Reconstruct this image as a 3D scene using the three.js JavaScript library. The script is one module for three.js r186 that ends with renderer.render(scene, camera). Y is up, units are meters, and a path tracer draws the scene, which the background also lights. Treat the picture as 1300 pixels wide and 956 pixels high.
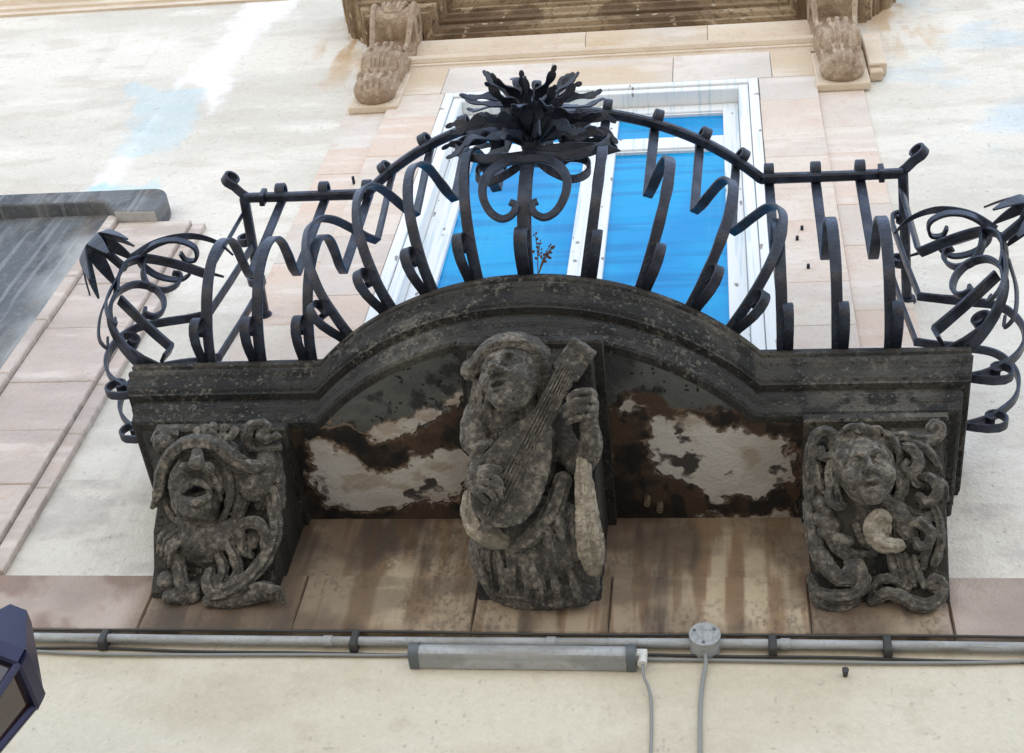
import * as THREE from 'three';
import { mergeGeometries } from 'three/addons/utils/BufferGeometryUtils.js';

// ---------------------------------------------------------------- camera, sky, sun, exposure
const scene = new THREE.Scene();
const camera = new THREE.PerspectiveCamera(30.22, 1300 / 956, 0.1, 400);
camera.position.set(0.662, 1.6, 3.335);                       // a passer-by in the street, looking up
camera.quaternion.setFromRotationMatrix(new THREE.Matrix4().makeBasis(
  new THREE.Vector3(0.98868436, 0.10992094, -0.10208148),
  new THREE.Vector3(0.02232918, 0.56507675, 0.82473612),
  new THREE.Vector3(0.14833964, -0.8176831, 0.5562281)));
camera.setViewOffset(1300, 956, 0, 44.5, 1300, 956);
camera.updateProjectionMatrix();

const renderer = new THREE.WebGLRenderer({ antialias: true });
renderer.setSize(1024, 753);
renderer.toneMapping = THREE.LinearToneMapping;
renderer.toneMappingExposure = 1.95;
renderer.shadowMap.enabled = true;

function makeSky() {                                           // clear summer sky, paler towards the horizon
  const w = 512, h = 256, d = new Float32Array(w * h * 4);
  for (let j = 0; j < h; j++) {
    const el = Math.max(0, (j + 0.5) / h * 2 - 1), k = Math.pow(el, 0.6);
    for (let i = 0; i < w; i++) {
      const o = (j * w + i) * 4;
      d[o] = 0.95 + (0.48 - 0.95) * k; d[o + 1] = 0.99 + (0.65 - 0.99) * k; d[o + 2] = 1.02 + (0.95 - 1.02) * k; d[o + 3] = 1;
    }
  }
  const t = new THREE.DataTexture(d, w, h, THREE.RGBAFormat, THREE.FloatType);
  t.mapping = THREE.EquirectangularReflectionMapping; t.magFilter = THREE.LinearFilter; t.needsUpdate = true;
  return t;
}
scene.background = makeSky();
scene.environment = scene.background;

const sun = new THREE.DirectionalLight(0xfff0dc, 4.5);         // sun behind the palazzo: its front stands in open shade, the street beyond is lit
sun.position.set(-14, 19, -7); sun.target.position.set(0, 6, 0);
sun.castShadow = true; sun.shadow.radius = 1; sun.shadow.mapSize.set(2048, 2048);
Object.assign(sun.shadow.camera, { left: -14, right: 14, top: 14, bottom: -14, near: 0.5, far: 70 });
scene.add(sun, sun.target);

// ---------------------------------------------------------------- helpers
const V = (x, y, z) => new THREE.Vector3(x, y, z);
let seed = 12345;
const rnd = () => (seed = (seed * 1664525 + 1013904223) >>> 0) / 4294967296;
const lerp = (a, b, t) => a + (b - a) * t;
const clamp = (x, a = 0, b = 1) => x < a ? a : x > b ? b : x;
const sm = (a, b, x) => { const t = clamp((x - a) / (b - a)); return t * t * (3 - 2 * t); };
const PERM = new Float32Array(65536); for (let i = 0; i < 65536; i++) PERM[i] = rnd();
const h2 = (i, j) => PERM[(i * 1619 + j * 31337 + ((i * j) >> 3) * 7) & 65535];
function n2(x, y) {
  const i = Math.floor(x), j = Math.floor(y); let u = x - i, v = y - j;
  u = u * u * (3 - 2 * u); v = v * v * (3 - 2 * v);
  const a = h2(i, j), b = h2(i + 1, j), c = h2(i, j + 1), d = h2(i + 1, j + 1);
  return a + (b - a) * u + (c - a) * v + (a - b - c + d) * u * v;
}
function f2(x, y, o = 4) { let s = 0, a = 0.5, t = 0; for (let k = 0; k < o; k++) { s += a * n2(x, y); t += a; a *= 0.5; x = x * 2.03 + 17.3; y = y * 2.03 + 5.1; } return s / t; }
const h3 = (i, j, k) => PERM[(i * 1619 + j * 31337 + k * 6971) & 65535];
function n3(x, y, z) {
  const i = Math.floor(x), j = Math.floor(y), k = Math.floor(z); let u = x - i, v = y - j, w = z - k;
  u = u * u * (3 - 2 * u); v = v * v * (3 - 2 * v); w = w * w * (3 - 2 * w);
  const q = (kk) => { const a = h3(i, j, kk), b = h3(i + 1, j, kk), c = h3(i, j + 1, kk), d = h3(i + 1, j + 1, kk); return a + (b - a) * u + (c - a) * v + (a - b - c + d) * u * v; };
  const A = q(k), B = q(k + 1); return A + (B - A) * w;
}
function f3(x, y, z, o = 3) { let s = 0, a = 0.5, t = 0; for (let k = 0; k < o; k++) { s += a * n3(x, y, z); t += a; a *= 0.5; x = x * 2.03 + 7.1; y = y * 2.03 + 3.7; z = z * 2.03 + 1.9; } return s / t; }
const mix = (a, b, t) => [a[0] + (b[0] - a[0]) * t, a[1] + (b[1] - a[1]) * t, a[2] + (b[2] - a[2]) * t];
const rgb = (r, g, b) => [r / 255, g / 255, b / 255];

// a texture of W x H pixels that covers [x0, x0+w] x [y0, y0+h] metres; fn gives sRGB 0..1
function tex(W, H, x0, y0, w, h, fn, gray = false, wrap = THREE.MirroredRepeatWrapping) {
  const d = new Uint8Array(W * H * 4);
  for (let j = 0; j < H; j++) for (let i = 0; i < W; i++) {
    const c = fn(x0 + (i + 0.5) / W * w, y0 + (j + 0.5) / H * h), o = (j * W + i) * 4;
    if (gray) d[o] = d[o + 1] = d[o + 2] = clamp(c) * 255; else { d[o] = clamp(c[0]) * 255; d[o + 1] = clamp(c[1]) * 255; d[o + 2] = clamp(c[2]) * 255; }
    d[o + 3] = 255;
  }
  const t = new THREE.DataTexture(d, W, H, THREE.RGBAFormat);
  if (!gray) t.colorSpace = THREE.SRGBColorSpace;
  t.magFilter = THREE.LinearFilter; t.minFilter = THREE.LinearMipmapLinearFilter; t.generateMipmaps = true;
  t.wrapS = t.wrapT = wrap; t.repeat.set(1 / w, 1 / h); t.offset.set(-x0 / w, -y0 / h); t.needsUpdate = true;
  return t;
}
// distance to a polygon, negative inside
function poly(P, x, y) {
  let d = 1e9, s = 1;
  for (let i = 0, j = P.length - 1; i < P.length; j = i++) {
    const ex = P[j][0] - P[i][0], ey = P[j][1] - P[i][1], wx = x - P[i][0], wy = y - P[i][1];
    const t = clamp((wx * ex + wy * ey) / (ex * ex + ey * ey)), bx = wx - ex * t, by = wy - ey * t;
    d = Math.min(d, bx * bx + by * by);
    const c1 = y >= P[i][1], c2 = y < P[j][1], c3 = ex * wy > ey * wx;
    if ((c1 && c2 && c3) || (!c1 && !c2 && !c3)) s = -s;
  }
  return s * Math.sqrt(d);
}
// uv in metres from the dominant direction of each face
function boxUV(g, k = 1) {
  if (g.index) g = g.toNonIndexed();
  const p = g.attributes.position, uv = new Float32Array(p.count * 2), a = V(), b = V(), c = V();
  for (let i = 0; i < p.count; i += 3) {
    a.fromBufferAttribute(p, i); b.fromBufferAttribute(p, i + 1); c.fromBufferAttribute(p, i + 2);
    const n = b.clone().sub(a).cross(c.clone().sub(a)), ax = Math.abs(n.x), ay = Math.abs(n.y), az = Math.abs(n.z);
    [a, b, c].forEach((q, m) => {
      const [u, v] = az >= ax && az >= ay ? [q.x, q.y] : ax >= ay ? [q.z + 0.37, q.y] : [q.x, q.z + 0.71];
      uv[(i + m) * 2] = u * k; uv[(i + m) * 2 + 1] = v * k;
    });
  }
  g.setAttribute('uv', new THREE.BufferAttribute(uv, 2));
  return g;
}
const taken = {};
function numbered(name) { const n = taken[name] = (taken[name] ?? -1) + 1; return n ? `${name}_${String(n).padStart(3, '0')}` : name; }
function shade(o) { o.castShadow = o.receiveShadow = true; return o; }
function thing(name, label, category, pos = [0, 0, 0], group) {
  const o = new THREE.Group(); o.name = numbered(name); o.position.set(...pos);
  o.userData = { label, category }; if (group) o.userData.group = group;
  scene.add(o); return o;
}
// a named mesh; under a parent its geometry is given in world metres and moved to the parent's base
function part(name, g, m, parent, label) {
  const o = shade(new THREE.Mesh(g, m)); o.name = name;
  if (parent) { const w = V(); for (let p = parent; p && p !== scene; p = p.parent) w.add(p.position); if (!g.userData.moved) { g.translate(-w.x, -w.y, -w.z); g.userData.moved = true; } parent.add(o); } else scene.add(o);
  if (label) o.userData.label = label;
  return o;
}
// a box with chamfered edges, standing between two corners
function block(x0, x1, y0, y1, z0, z1, c = 0.006) {
  const w = x1 - x0, h = y1 - y0, d = z1 - z0; c = Math.min(c, w / 3, h / 3, d / 3);
  const s = new THREE.Shape([new THREE.Vector2(-w / 2 + c, -h / 2 + c), new THREE.Vector2(w / 2 - c, -h / 2 + c), new THREE.Vector2(w / 2 - c, h / 2 - c), new THREE.Vector2(-w / 2 + c, h / 2 - c)]);
  const g = new THREE.ExtrudeGeometry(s, { depth: d - 2 * c, bevelEnabled: true, bevelSegments: 1, bevelSize: c, bevelThickness: c });
  g.translate((x0 + x1) / 2, (y0 + y1) / 2, z0 + c); return boxUV(g);
}
// a band of profile points [out, y] led along a plan path [x, z], mitred at the corners; closed round the profile
function moulding(path, profile, flip = 1) {
  const n = path.length, nor = [];
  for (let i = 0; i < n; i++) {
    const e = (a, b) => { const dx = b[0] - a[0], dz = b[1] - a[1], l = Math.hypot(dx, dz); return [-dz / l * flip, dx / l * flip]; };
    const a = i ? e(path[i - 1], path[i]) : e(path[0], path[1]), b = i < n - 1 ? e(path[i], path[i + 1]) : a;
    const m = [a[0] + b[0], a[1] + b[1]], l2 = m[0] * m[0] + m[1] * m[1]; nor.push([2 * m[0] / l2, 2 * m[1] / l2]);
  }
  const pos = [], uv = [], idx = []; let s = 0;
  const S = path.map((p, i) => i ? (s += Math.hypot(p[0] - path[i - 1][0], p[1] - path[i - 1][1])) : 0);
  let q = 0;
  for (let k = 0; k < profile.length - 1; k++) {               // one strip per facet: crisp arrises
    const A = profile[k], B = profile[k + 1], L = Math.hypot(B[0] - A[0], B[1] - A[1]), base = pos.length / 3;
    for (let i = 0; i < n; i++) for (const [P, v] of [[A, q], [B, q + L]]) {
      pos.push(path[i][0] + nor[i][0] * P[0], P[1], path[i][1] + nor[i][1] * P[0]); uv.push(S[i], v);
    }
    for (let i = 0; i < n - 1; i++) { const o = base + i * 2; idx.push(o, o + 2, o + 1, o + 1, o + 2, o + 3); }
    q += L;
  }
  const g = new THREE.BufferGeometry();
  g.setAttribute('position', new THREE.Float32BufferAttribute(pos, 3)); g.setAttribute('uv', new THREE.Float32BufferAttribute(uv, 2));
  g.setIndex(idx); g.computeVertexNormals(); return g;
}
// smooth curve through points
const curve = (P, n = 12) => new THREE.CatmullRomCurve3(P, false, 'centripetal').getPoints((P.length - 1) * n);
// a flat iron bar led along points: wd its width direction, w width, t thickness (both may vary with s = 0..1)
function strap(P, wd, w, t, jit = 0) {
  const W = typeof w === 'function' ? w : () => w, T = typeof t === 'function' ? t : () => t, n = P.length, rings = [];
  let len = 0; const S = P.map((p, i) => i ? (len += p.distanceTo(P[i - 1])) : 0);
  for (let i = 0; i < n; i++) {
    const a = P[Math.max(0, i - 1)], b = P[Math.min(n - 1, i + 1)], tg = b.clone().sub(a).normalize();
    const w0 = typeof wd === 'function' ? wd(i / (n - 1)) : wd, bn = tg.clone().cross(w0).normalize(), ww = bn.clone().cross(tg).normalize();
    let miter = 1;
    if (i && i < n - 1) { const e1 = P[i].clone().sub(a).normalize(), e2 = b.clone().sub(P[i]).normalize(); miter = 1 / Math.max(0.5, Math.sqrt((1 + e1.dot(e2)) / 2)); }
    const s = S[i] / len, hw = W(s) / 2 * (1 + jit * (n2(S[i] * 14 + P[0].x * 9, P[0].z * 7) - 0.5)), ht = T(s) / 2 * miter, c = Math.min(hw, ht) * 0.45;
    rings.push([[hw, ht - c], [hw - c, ht], [-hw + c, ht], [-hw, ht - c], [-hw, -ht + c], [-hw + c, -ht], [hw - c, -ht], [hw, -ht + c]].map(([x, y]) => P[i].clone().addScaledVector(ww, x).addScaledVector(bn, y)));
  }
  const pos = [], uv = [], idx = [];
  for (let k = 0; k < 8; k++) {
    const base = pos.length / 3, k2 = (k + 1) % 8, wk = rings[0][k].distanceTo(rings[0][k2]);
    for (let i = 0; i < n; i++) { const p = rings[i][k], r = rings[i][k2]; pos.push(p.x, p.y, p.z, r.x, r.y, r.z); uv.push(S[i], k * 0.03, S[i], k * 0.03 + wk); }
    for (let i = 0; i < n - 1; i++) { const o = base + i * 2; idx.push(o, o + 1, o + 2, o + 1, o + 3, o + 2); }
  }
  for (const [ri, f] of [[0, 1], [n - 1, -1]]) {
    const base = pos.length / 3; rings[ri].forEach((p, k) => { pos.push(p.x, p.y, p.z); uv.push(k * 0.01, ri * 0.01); });
    for (let k = 1; k < 7; k++) f > 0 ? idx.push(base, base + k + 1, base + k) : idx.push(base, base + k, base + k + 1);
  }
  const g = new THREE.BufferGeometry();
  g.setAttribute('position', new THREE.Float32BufferAttribute(pos, 3)); g.setAttribute('uv', new THREE.Float32BufferAttribute(uv, 2));
  g.setIndex(idx); g.computeVertexNormals(); return g;
}
const tube = (P, r, n = 8, seg) => new THREE.TubeGeometry(new THREE.CatmullRomCurve3(P, false, 'centripetal'), seg ?? P.length * 8, r, n);
function spiral(c, r0, r1, a0, a1, n = 22) { const o = []; for (let i = 0; i <= n; i++) { const t = i / n, a = lerp(a0, a1, t), r = lerp(r0, r1, t); o.push([c[0] + r * Math.cos(a), c[1] + r * Math.sin(a)]); } return o; }

// ---------------------------------------------------------------- surfaces
const stain = (x, y, f, lo, hi, o = 4) => sm(lo, hi, f2(x * f, y * f, o));
const plasterBump = tex(1024, 1024, 0, 0, 2.6, 2.6, (x, y) => 0.5 * f2(x * 3, y * 7, 5) + 0.3 * f2(x * 30, y * 34, 3) + 0.2 * n2(x * 150, y * 150), true);
const PATCH = [[-2.9771,9.4653], [-2.4722,9.3816], [-2.398,8.7848], [-2.4573,8.4364], [-2.7354,8.5014]];
const PATCH2 = [[-2.731,8.083], [-2.3696,8.2], [-2.252,7.7657], [-2.649,7.7947]];
const LIME = [[-2.575,11.0595], [-2.1471,10.9889], [-2.405,10.0221], [-2.3312,9.0465], [-2.5094,9.3861], [-2.6909,9.5516], [-2.6065,7.8951], [-2.7475,7.8536]];
function wallColour(x, y) {
  const a = f2(x * 0.9, y * 1.6, 4), b = f2(x * 3.2 + 9, y * 9 + 3, 4), c = f2(x * 22, y * 40, 3);
  let k = mix(rgb(208, 203, 192), rgb(225, 220, 209), sm(0.3, 0.7, a));
  k = mix(k, rgb(198, 190, 178), 0.42 * sm(0.5, 0.72, b));
  k = mix(k, rgb(236, 232, 224), 0.5 * sm(0.55, 0.75, f2(x * 2 + 31, y * 5.5, 4)));
  k = mix(k, rgb(190, 180, 172), 0.22 * sm(0.62, 0.8, c));
  const w = 0.35 * (f2(x * 4, y * 2.5, 4) - 0.5), e = 0.12 * (f2(x * 12, y * 12, 3) - 0.5);
  k = mix(k, rgb(240, 238, 238), 0.85 * sm(0.07, -0.05, poly(LIME, x, y) + w * 0.6 + e));
  k = mix(k, rgb(186, 210, 220), 0.6 * sm(0.05, -0.03, poly(PATCH, x, y) + w * 0.8 + e) * (0.6 + 0.5 * b));
  k = mix(k, rgb(172, 212, 220), 0.7 * sm(0.05, -0.04, poly(PATCH2, x, y) + w + e) * (0.5 + 0.7 * b));
  // rust-brown runs from the ends of the door hood
  for (const [sx, s] of [[-1.62, 1], [1.78, 0.8]]) {
    const dy = 9.95 - y, dx = x - sx - (f2(y * 3, 4, 3) - 0.5) * 0.25;
    k = mix(k, rgb(186, 150, 108), 0.75 * s * sm(1.0, 0.0, dy) * sm(0.26, 0.05, Math.abs(dx)) * sm(0.38, 0.62, f2(x * 9, y * 3, 4)) * (dy > -0.2 ? 1 : 0));
  }
  k = mix(k, rgb(170, 200, 222), 0.4 * sm(0.5, 0.68, f2(x * 1.7 + 3, y * 2.2 + 8, 4)) * sm(1.3, 1.6, x) * sm(3, 2.2, x) * sm(7.9, 8.4, y));
  if (y < 5.6) k = mix(k, rgb(178, 172, 166), 0.5 * sm(0.45, 0.7, f2(x * 5, y * 10, 4)));
  if (y < 4.78) k = mix(mix(rgb(210, 202, 183), rgb(198, 188, 167), sm(0.35, 0.7, f2(x * 2, y * 4, 4))), rgb(190, 180, 160), 0.35 * sm(0.58, 0.75, f2(x * 14, y * 14, 4)));
  k = mix(k, rgb(186, 178, 168), 0.16 * sm(0.5, 0.75, f2(x * 17 + 0.8 * f2(x * 3, y * 3, 2), y * 0.9 + 4, 4)) * sm(0.5, 0.64, f2(x * 1.3 + 4, y * 0.6, 3)));
  const gr = n2(x * 120, y * 120) * 0.6 + n2(x * 47, y * 61) * 0.4 - 0.5; k = [k[0] + gr * 0.045, k[1] + gr * 0.045, k[2] + gr * 0.045];
  const sp = f2(x * 60, y * 60, 2); if (sp > 0.78) k = mix(k, rgb(150, 140, 130), (sp - 0.78) * 3);
  return k;
}
const wallTex = tex(2048, 2048, -5, 4, 8, 8, wallColour);
const M = {};
const std = (o) => new THREE.MeshStandardMaterial(o);
M.wall = std({ map: wallTex, bumpMap: plasterBump, bumpScale: 0.007, roughness: 0.92 });

const stoneBump = tex(1024, 1024, 0, 0, 1.2, 1.2, (x, y) => 0.45 * f2(x * 9, y * 9, 5) + 0.35 * f2(x * 45, y * 45, 3) + 0.2 * n2(x * 170, y * 170), true);
const jambTex = (p) => tex(512, 512, 0, 0, 1.5, 1.5, (x, y) => {
  let k = mix(p[0], p[1], sm(0.3, 0.7, f2(x * 2 + p[2], y * 5, 4)));
  k = mix(k, rgb(232, 222, 214), 0.5 * sm(0.55, 0.75, f2(x * 3, y * 16 + p[2], 4)));
  k = mix(k, rgb(204, 180, 164), 0.35 * sm(0.55, 0.8, f2(x * 9 + p[2], y * 11, 4)));
  return mix(k, rgb(170, 150, 134), 0.18 * sm(0.6, 0.85, f2(x * 60, y * 60, 3)));
});
M.jamb = [[rgb(214, 199, 185), rgb(221, 208, 195), 1], [rgb(217, 196, 180), rgb(217, 203, 190), 7], [rgb(209, 201, 192), rgb(220, 212, 203), 15], [rgb(206, 195, 185), rgb(215, 203, 192), 33], [rgb(219, 209, 196), rgb(212, 199, 187), 52]].map((p) => std({ map: jambTex(p), bumpMap: stoneBump, bumpScale: 0.006, roughness: 0.9 }));
M.frame = std({ map: jambTex([rgb(184, 172, 164), rgb(202, 190, 181), 64]), bumpMap: stoneBump, bumpScale: 0.01, roughness: 0.9 });
M.ochre = std({ map: jambTex([rgb(209, 190, 163), rgb(211, 201, 190), 23]), bumpMap: stoneBump, bumpScale: 0.006, roughness: 0.9 });
M.lintel = std({ map: jambTex([rgb(208, 192, 170), rgb(220, 206, 186), 41]), bumpMap: stoneBump, bumpScale: 0.006, roughness: 0.9 });
M.cornice = std({ roughness: 0.92, bumpMap: stoneBump, bumpScale: 0.01, map: tex(1024, 1024, 0, 0, 1.6, 1.6, (x, y) => {
  let k = mix(rgb(136, 116, 92), rgb(164, 145, 118), sm(0.3, 0.7, f2(x * 3, y * 8, 4)));
  k = mix(k, rgb(92, 74, 56), 0.75 * sm(0.52, 0.68, f2(x * 2.5 + 4, y * 5 + 8, 5)));
  k = mix(k, rgb(206, 192, 168), 0.7 * sm(0.7, 0.76, f2(x * 14 + 3, y * 20, 5)));
  return mix(k, rgb(70, 60, 48), 0.45 * sm(0.55, 0.8, f2(x * 60, y * 60, 3)));
}) });
// carved stone: one even mottle of soot, stone and lichen over the whole carving
const carved = (soot, stone, lichen, o) => tex(1024, 1024, 0, 0, 1.3, 1.3, (x, y) => {
  const a = f2(x * 12 + o, y * 7, 4), b = f2(x * 30 + 4, y * 30 + o, 4), d = f2(x * 90, y * 90 + o, 3);
  let k = mix(soot, stone, sm(0.3, 0.62, 0.35 * a + 0.4 * b + 0.25 * d));
  k = mix(k, lichen, 0.75 * sm(0.46, 0.7, 0.2 * a + 0.4 * b + 0.4 * d));
  return mix(k, soot, 0.5 * sm(0.52, 0.75, f2(x * 55 + 8, y * 55, 3)));
});
M.bracket = std({ map: carved(rgb(146, 126, 106), rgb(168, 149, 127), rgb(192, 175, 154), 5), roughness: 0.9, bumpMap: stoneBump, bumpScale: 0.006 });
// soot-blackened, lichen-spotted limestone of the balcony
const SOOT = (x, y) => {
  const a = f2(x * 2.2, y * 3.4, 4), b = f2(x * 11 + 4, y * 13, 4), c = f2(x * 46, y * 46 + 9, 3), d = f2(x * 120, y * 120, 2);
  let k = mix(rgb(44, 43, 40), rgb(80, 77, 70), sm(0.35, 0.7, a));
  k = mix(k, rgb(25, 25, 24), 0.8 * sm(0.48, 0.66, b));
  k = mix(k, rgb(122, 118, 106), 0.55 * sm(0.5, 0.68, 0.6 * c + 0.4 * d) * sm(0.4, 0.66, f2(x * 5 + 20, y * 6, 4)));
  k = mix(k, rgb(140, 134, 118), 0.5 * sm(0.66, 0.85, d) * sm(0.36, 0.6, b));
  return mix(k, rgb(20, 20, 20), 0.6 * sm(0.68, 0.85, f2(x * 80 + 3, y * 80, 2)));
};
M.soot = std({ map: tex(1024, 1024, 0, 0, 1.7, 1.7, SOOT), bumpMap: stoneBump, bumpScale: 0.016, roughness: 0.95 });
M.carve = std({ map: carved(rgb(62, 60, 57), rgb(94, 90, 83), rgb(142, 135, 122), 11), roughness: 0.88, bumpMap: stoneBump, bumpScale: 0.02 });
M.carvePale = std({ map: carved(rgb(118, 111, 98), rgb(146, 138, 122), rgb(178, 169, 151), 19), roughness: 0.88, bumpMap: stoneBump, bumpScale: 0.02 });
// underside of the slab: bare dark stone to the front, broken lime plaster with rusty rims to the back
const PL = [
  [[-0.7836,0.3614], [-0.7308,0.3819], [-0.6669,0.2881], [-0.5663,0.2326], [-0.4408,0.2637], [-0.3167,0.3405], [-0.2409,0.3182], [-0.2192,0.2179], [-0.2736,0.1234], [-0.4105,0.0723], [-0.6203,0.0433], [-0.778,0.0747], [-0.8134,0.1875]],
  [[0.4293,0.4185], [0.5104,0.4574], [0.6277,0.4152], [0.7454,0.3728], [0.8632,0.3575], [0.8979,0.2752], [0.8937,0.1637], [0.7703,0.0862], [0.6208,0.0945], [0.5273,0.1672], [0.4199,0.211]],
  [[-0.561,0.4074], [-0.4121,0.4604], [-0.2938,0.5128], [-0.2071,0.5914], [-0.173,0.6039], [-0.3001,0.4652], [-0.4202,0.4051], [-0.5394,0.3649]],
  [[-0.8341,0.5301], [-0.718,0.5141], [-0.6954,0.4515], [-0.8004,0.4394], [-0.845,0.475]],
  [[0.2892,0.4882], [0.3555,0.5334], [0.3907,0.4996], [0.3253,0.4675]],
  [[0.7411,0.4928], [0.798,0.5048], [0.8186,0.4584], [0.7772,0.4526]],
  [[0.5608,0.0071], [0.7152,0.0137], [0.8841,0.0347], [0.8899,-0.0092], [0.6873,-0.0231]],
];
const RIM = [
  [[-0.845,0.475], [-0.7509,0.4594], [-0.5632,0.3934], [-0.3594,0.4388], [-0.2033,0.578], [-0.1175,0.4959], [-0.1767,-0.0349], [-0.9638,-0.0321]],
  [[0.2764,0.5383], [0.4361,0.5677], [0.5114,0.484], [0.6422,0.4815], [0.7721,0.4857], [0.9322,0.4432], [0.9392,-0.0389], [0.2394,-0.0364]],
];
function soffitColour(x, z) {
  const w = 0.05 * (f2(x * 14, z * 14, 4) - 0.5) * 2, e = 0.02 * (f2(x * 60, z * 60, 3) - 0.5) * 2, n = f2(x * 7 + 3, z * 9, 4);
  let k = mix(rgb(58, 61, 61), rgb(90, 92, 90), sm(0.3, 0.7, f2(x * 4, z * 6, 4)));
  k = mix(k, rgb(32, 33, 34), 0.7 * sm(0.55, 0.72, f2(x * 16, z * 16, 4)));
  k = mix(k, rgb(20, 20, 20), 0.8 * sm(0.74, 0.8, f2(x * 55, z * 55, 2)));
  const r = Math.min(...RIM.map((P) => poly(P, x, z))) + w;
  let u = mix(rgb(74, 58, 46), rgb(34, 29, 26), sm(0.35, 0.65, n));
  u = mix(u, rgb(84, 66, 52), 0.6 * sm(0.5, 0.7, f2(x * 9 + 40, z * 8, 4)));
  u = mix(u, rgb(22, 21, 21), 0.7 * sm(0.5, 0.66, f2(x * 18, z * 13 + 5, 4)));
  k = mix(k, u, sm(0.012, -0.008, r));
  k = mix(k, rgb(176, 158, 134), 0.6 * sm(0.012, 0.0, Math.abs(r + 0.004)) * sm(0.4, 0.55, n));
  const d = Math.min(...PL.map((P) => poly(P, x, z))) + w * 0.9 + e;
  let p = mix(rgb(198, 194, 187), rgb(178, 171, 162), sm(0.4, 0.7, f2(x * 5, z * 6, 4)));
  p = mix(p, rgb(150, 132, 112), 0.5 * sm(0.55, 0.75, f2(x * 12, z * 20, 4)));
  k = mix(k, rgb(140, 112, 86), 0.8 * sm(0.03, 0.0, d) * sm(0.35, 0.6, n));
  k = mix(k, p, sm(0.016, -0.012, d));
  k = mix(k, rgb(46, 42, 40), 0.85 * sm(0.66, 0.74, f2(x * 13 + 8, z * 15 + 2, 4)) * sm(0.02, -0.06, d));
  return k;
}
const soffitRelief = (x, z) => {                               // bare stone, a render coat, and the lime skin left on it
  const w = 0.05 * (f2(x * 14, z * 14, 4) - 0.5) * 2, e = 0.02 * (f2(x * 60, z * 60, 3) - 0.5) * 2;
  const r = Math.min(...RIM.map((P) => poly(P, x, z))) + w, d = Math.min(...PL.map((P) => poly(P, x, z))) + w * 0.9 + e;
  return 0.25 + 0.25 * sm(0.006, -0.004, r) + 0.3 * sm(0.005, -0.003, d) + (0.12 - 0.05 * sm(0.0, -0.01, d)) * (f2(x * 40, z * 40, 4) - 0.5) + 0.04 * (n2(x * 150, z * 150) - 0.5);
};
M.soffit = std({ map: tex(2048, 640, -1.6, -0.02, 3.2, 1.0, soffitColour), bumpMap: tex(1536, 480, -1.6, -0.02, 3.2, 1.0, soffitRelief, true), bumpScale: 0.04, roughness: 0.95 });
// stone course and sooty plaster between and below the corbels: stains, plus shade in the base tone
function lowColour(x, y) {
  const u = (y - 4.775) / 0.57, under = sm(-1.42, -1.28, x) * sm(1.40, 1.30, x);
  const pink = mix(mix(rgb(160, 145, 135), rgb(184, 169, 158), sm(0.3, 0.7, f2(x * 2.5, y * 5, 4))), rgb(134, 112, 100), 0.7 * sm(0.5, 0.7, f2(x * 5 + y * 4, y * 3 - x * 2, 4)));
  let k = mix(rgb(160, 143, 121), rgb(124, 107, 90), sm(0.35, 0.68, f2(x * 3, y * 5, 4)));  // base tone below the slab, darkened for the shade there; soot and runs follow
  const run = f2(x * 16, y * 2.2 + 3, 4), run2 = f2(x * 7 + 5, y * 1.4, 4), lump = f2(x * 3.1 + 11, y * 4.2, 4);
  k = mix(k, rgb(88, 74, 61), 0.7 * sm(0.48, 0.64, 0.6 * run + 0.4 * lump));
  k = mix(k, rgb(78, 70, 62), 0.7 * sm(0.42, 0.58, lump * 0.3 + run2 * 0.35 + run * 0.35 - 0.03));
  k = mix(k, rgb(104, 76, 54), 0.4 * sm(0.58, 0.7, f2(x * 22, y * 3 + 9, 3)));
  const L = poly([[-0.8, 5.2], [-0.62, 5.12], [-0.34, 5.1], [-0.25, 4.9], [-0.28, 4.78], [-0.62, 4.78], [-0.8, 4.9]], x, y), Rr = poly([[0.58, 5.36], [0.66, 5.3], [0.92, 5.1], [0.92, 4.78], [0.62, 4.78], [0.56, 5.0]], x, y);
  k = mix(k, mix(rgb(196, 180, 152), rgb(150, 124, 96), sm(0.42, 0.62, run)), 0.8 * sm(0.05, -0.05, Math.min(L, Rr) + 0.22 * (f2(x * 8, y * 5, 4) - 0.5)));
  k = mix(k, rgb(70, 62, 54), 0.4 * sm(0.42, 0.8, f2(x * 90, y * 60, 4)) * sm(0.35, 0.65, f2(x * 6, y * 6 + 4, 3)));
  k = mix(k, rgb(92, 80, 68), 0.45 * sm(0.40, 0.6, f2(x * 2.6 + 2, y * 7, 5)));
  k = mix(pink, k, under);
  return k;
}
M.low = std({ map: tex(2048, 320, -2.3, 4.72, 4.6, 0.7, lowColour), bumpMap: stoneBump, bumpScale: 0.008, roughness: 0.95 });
const ironN = tex(512, 512, 0, 0, 0.5, 0.5, (x, y) => 0.5 * f2(x * 40, y * 40, 4) + 0.5 * f2(x * 160, y * 160, 2), true);
M.iron = std({ map: tex(512, 512, 0, 0, 0.7, 0.7, (x, y) => mix(mix(rgb(36, 41, 52), rgb(56, 63, 78), sm(0.35, 0.7, f2(x * 20, y * 20, 4))), rgb(72, 62, 58), 0.35 * sm(0.62, 0.74, f2(x * 35 + 5, y * 35, 4)))), bumpMap: tex(512, 512, 0, 0, 0.6, 0.6, (x, y) => 0.6 * f2(x * 26, y * 26, 3) + 0.25 * f2(x * 90, y * 90, 3) + 0.15 * n2(x * 200, y * 200), true), bumpScale: 0.005, roughness: 0.4, metalness: 0.4 });
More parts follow.
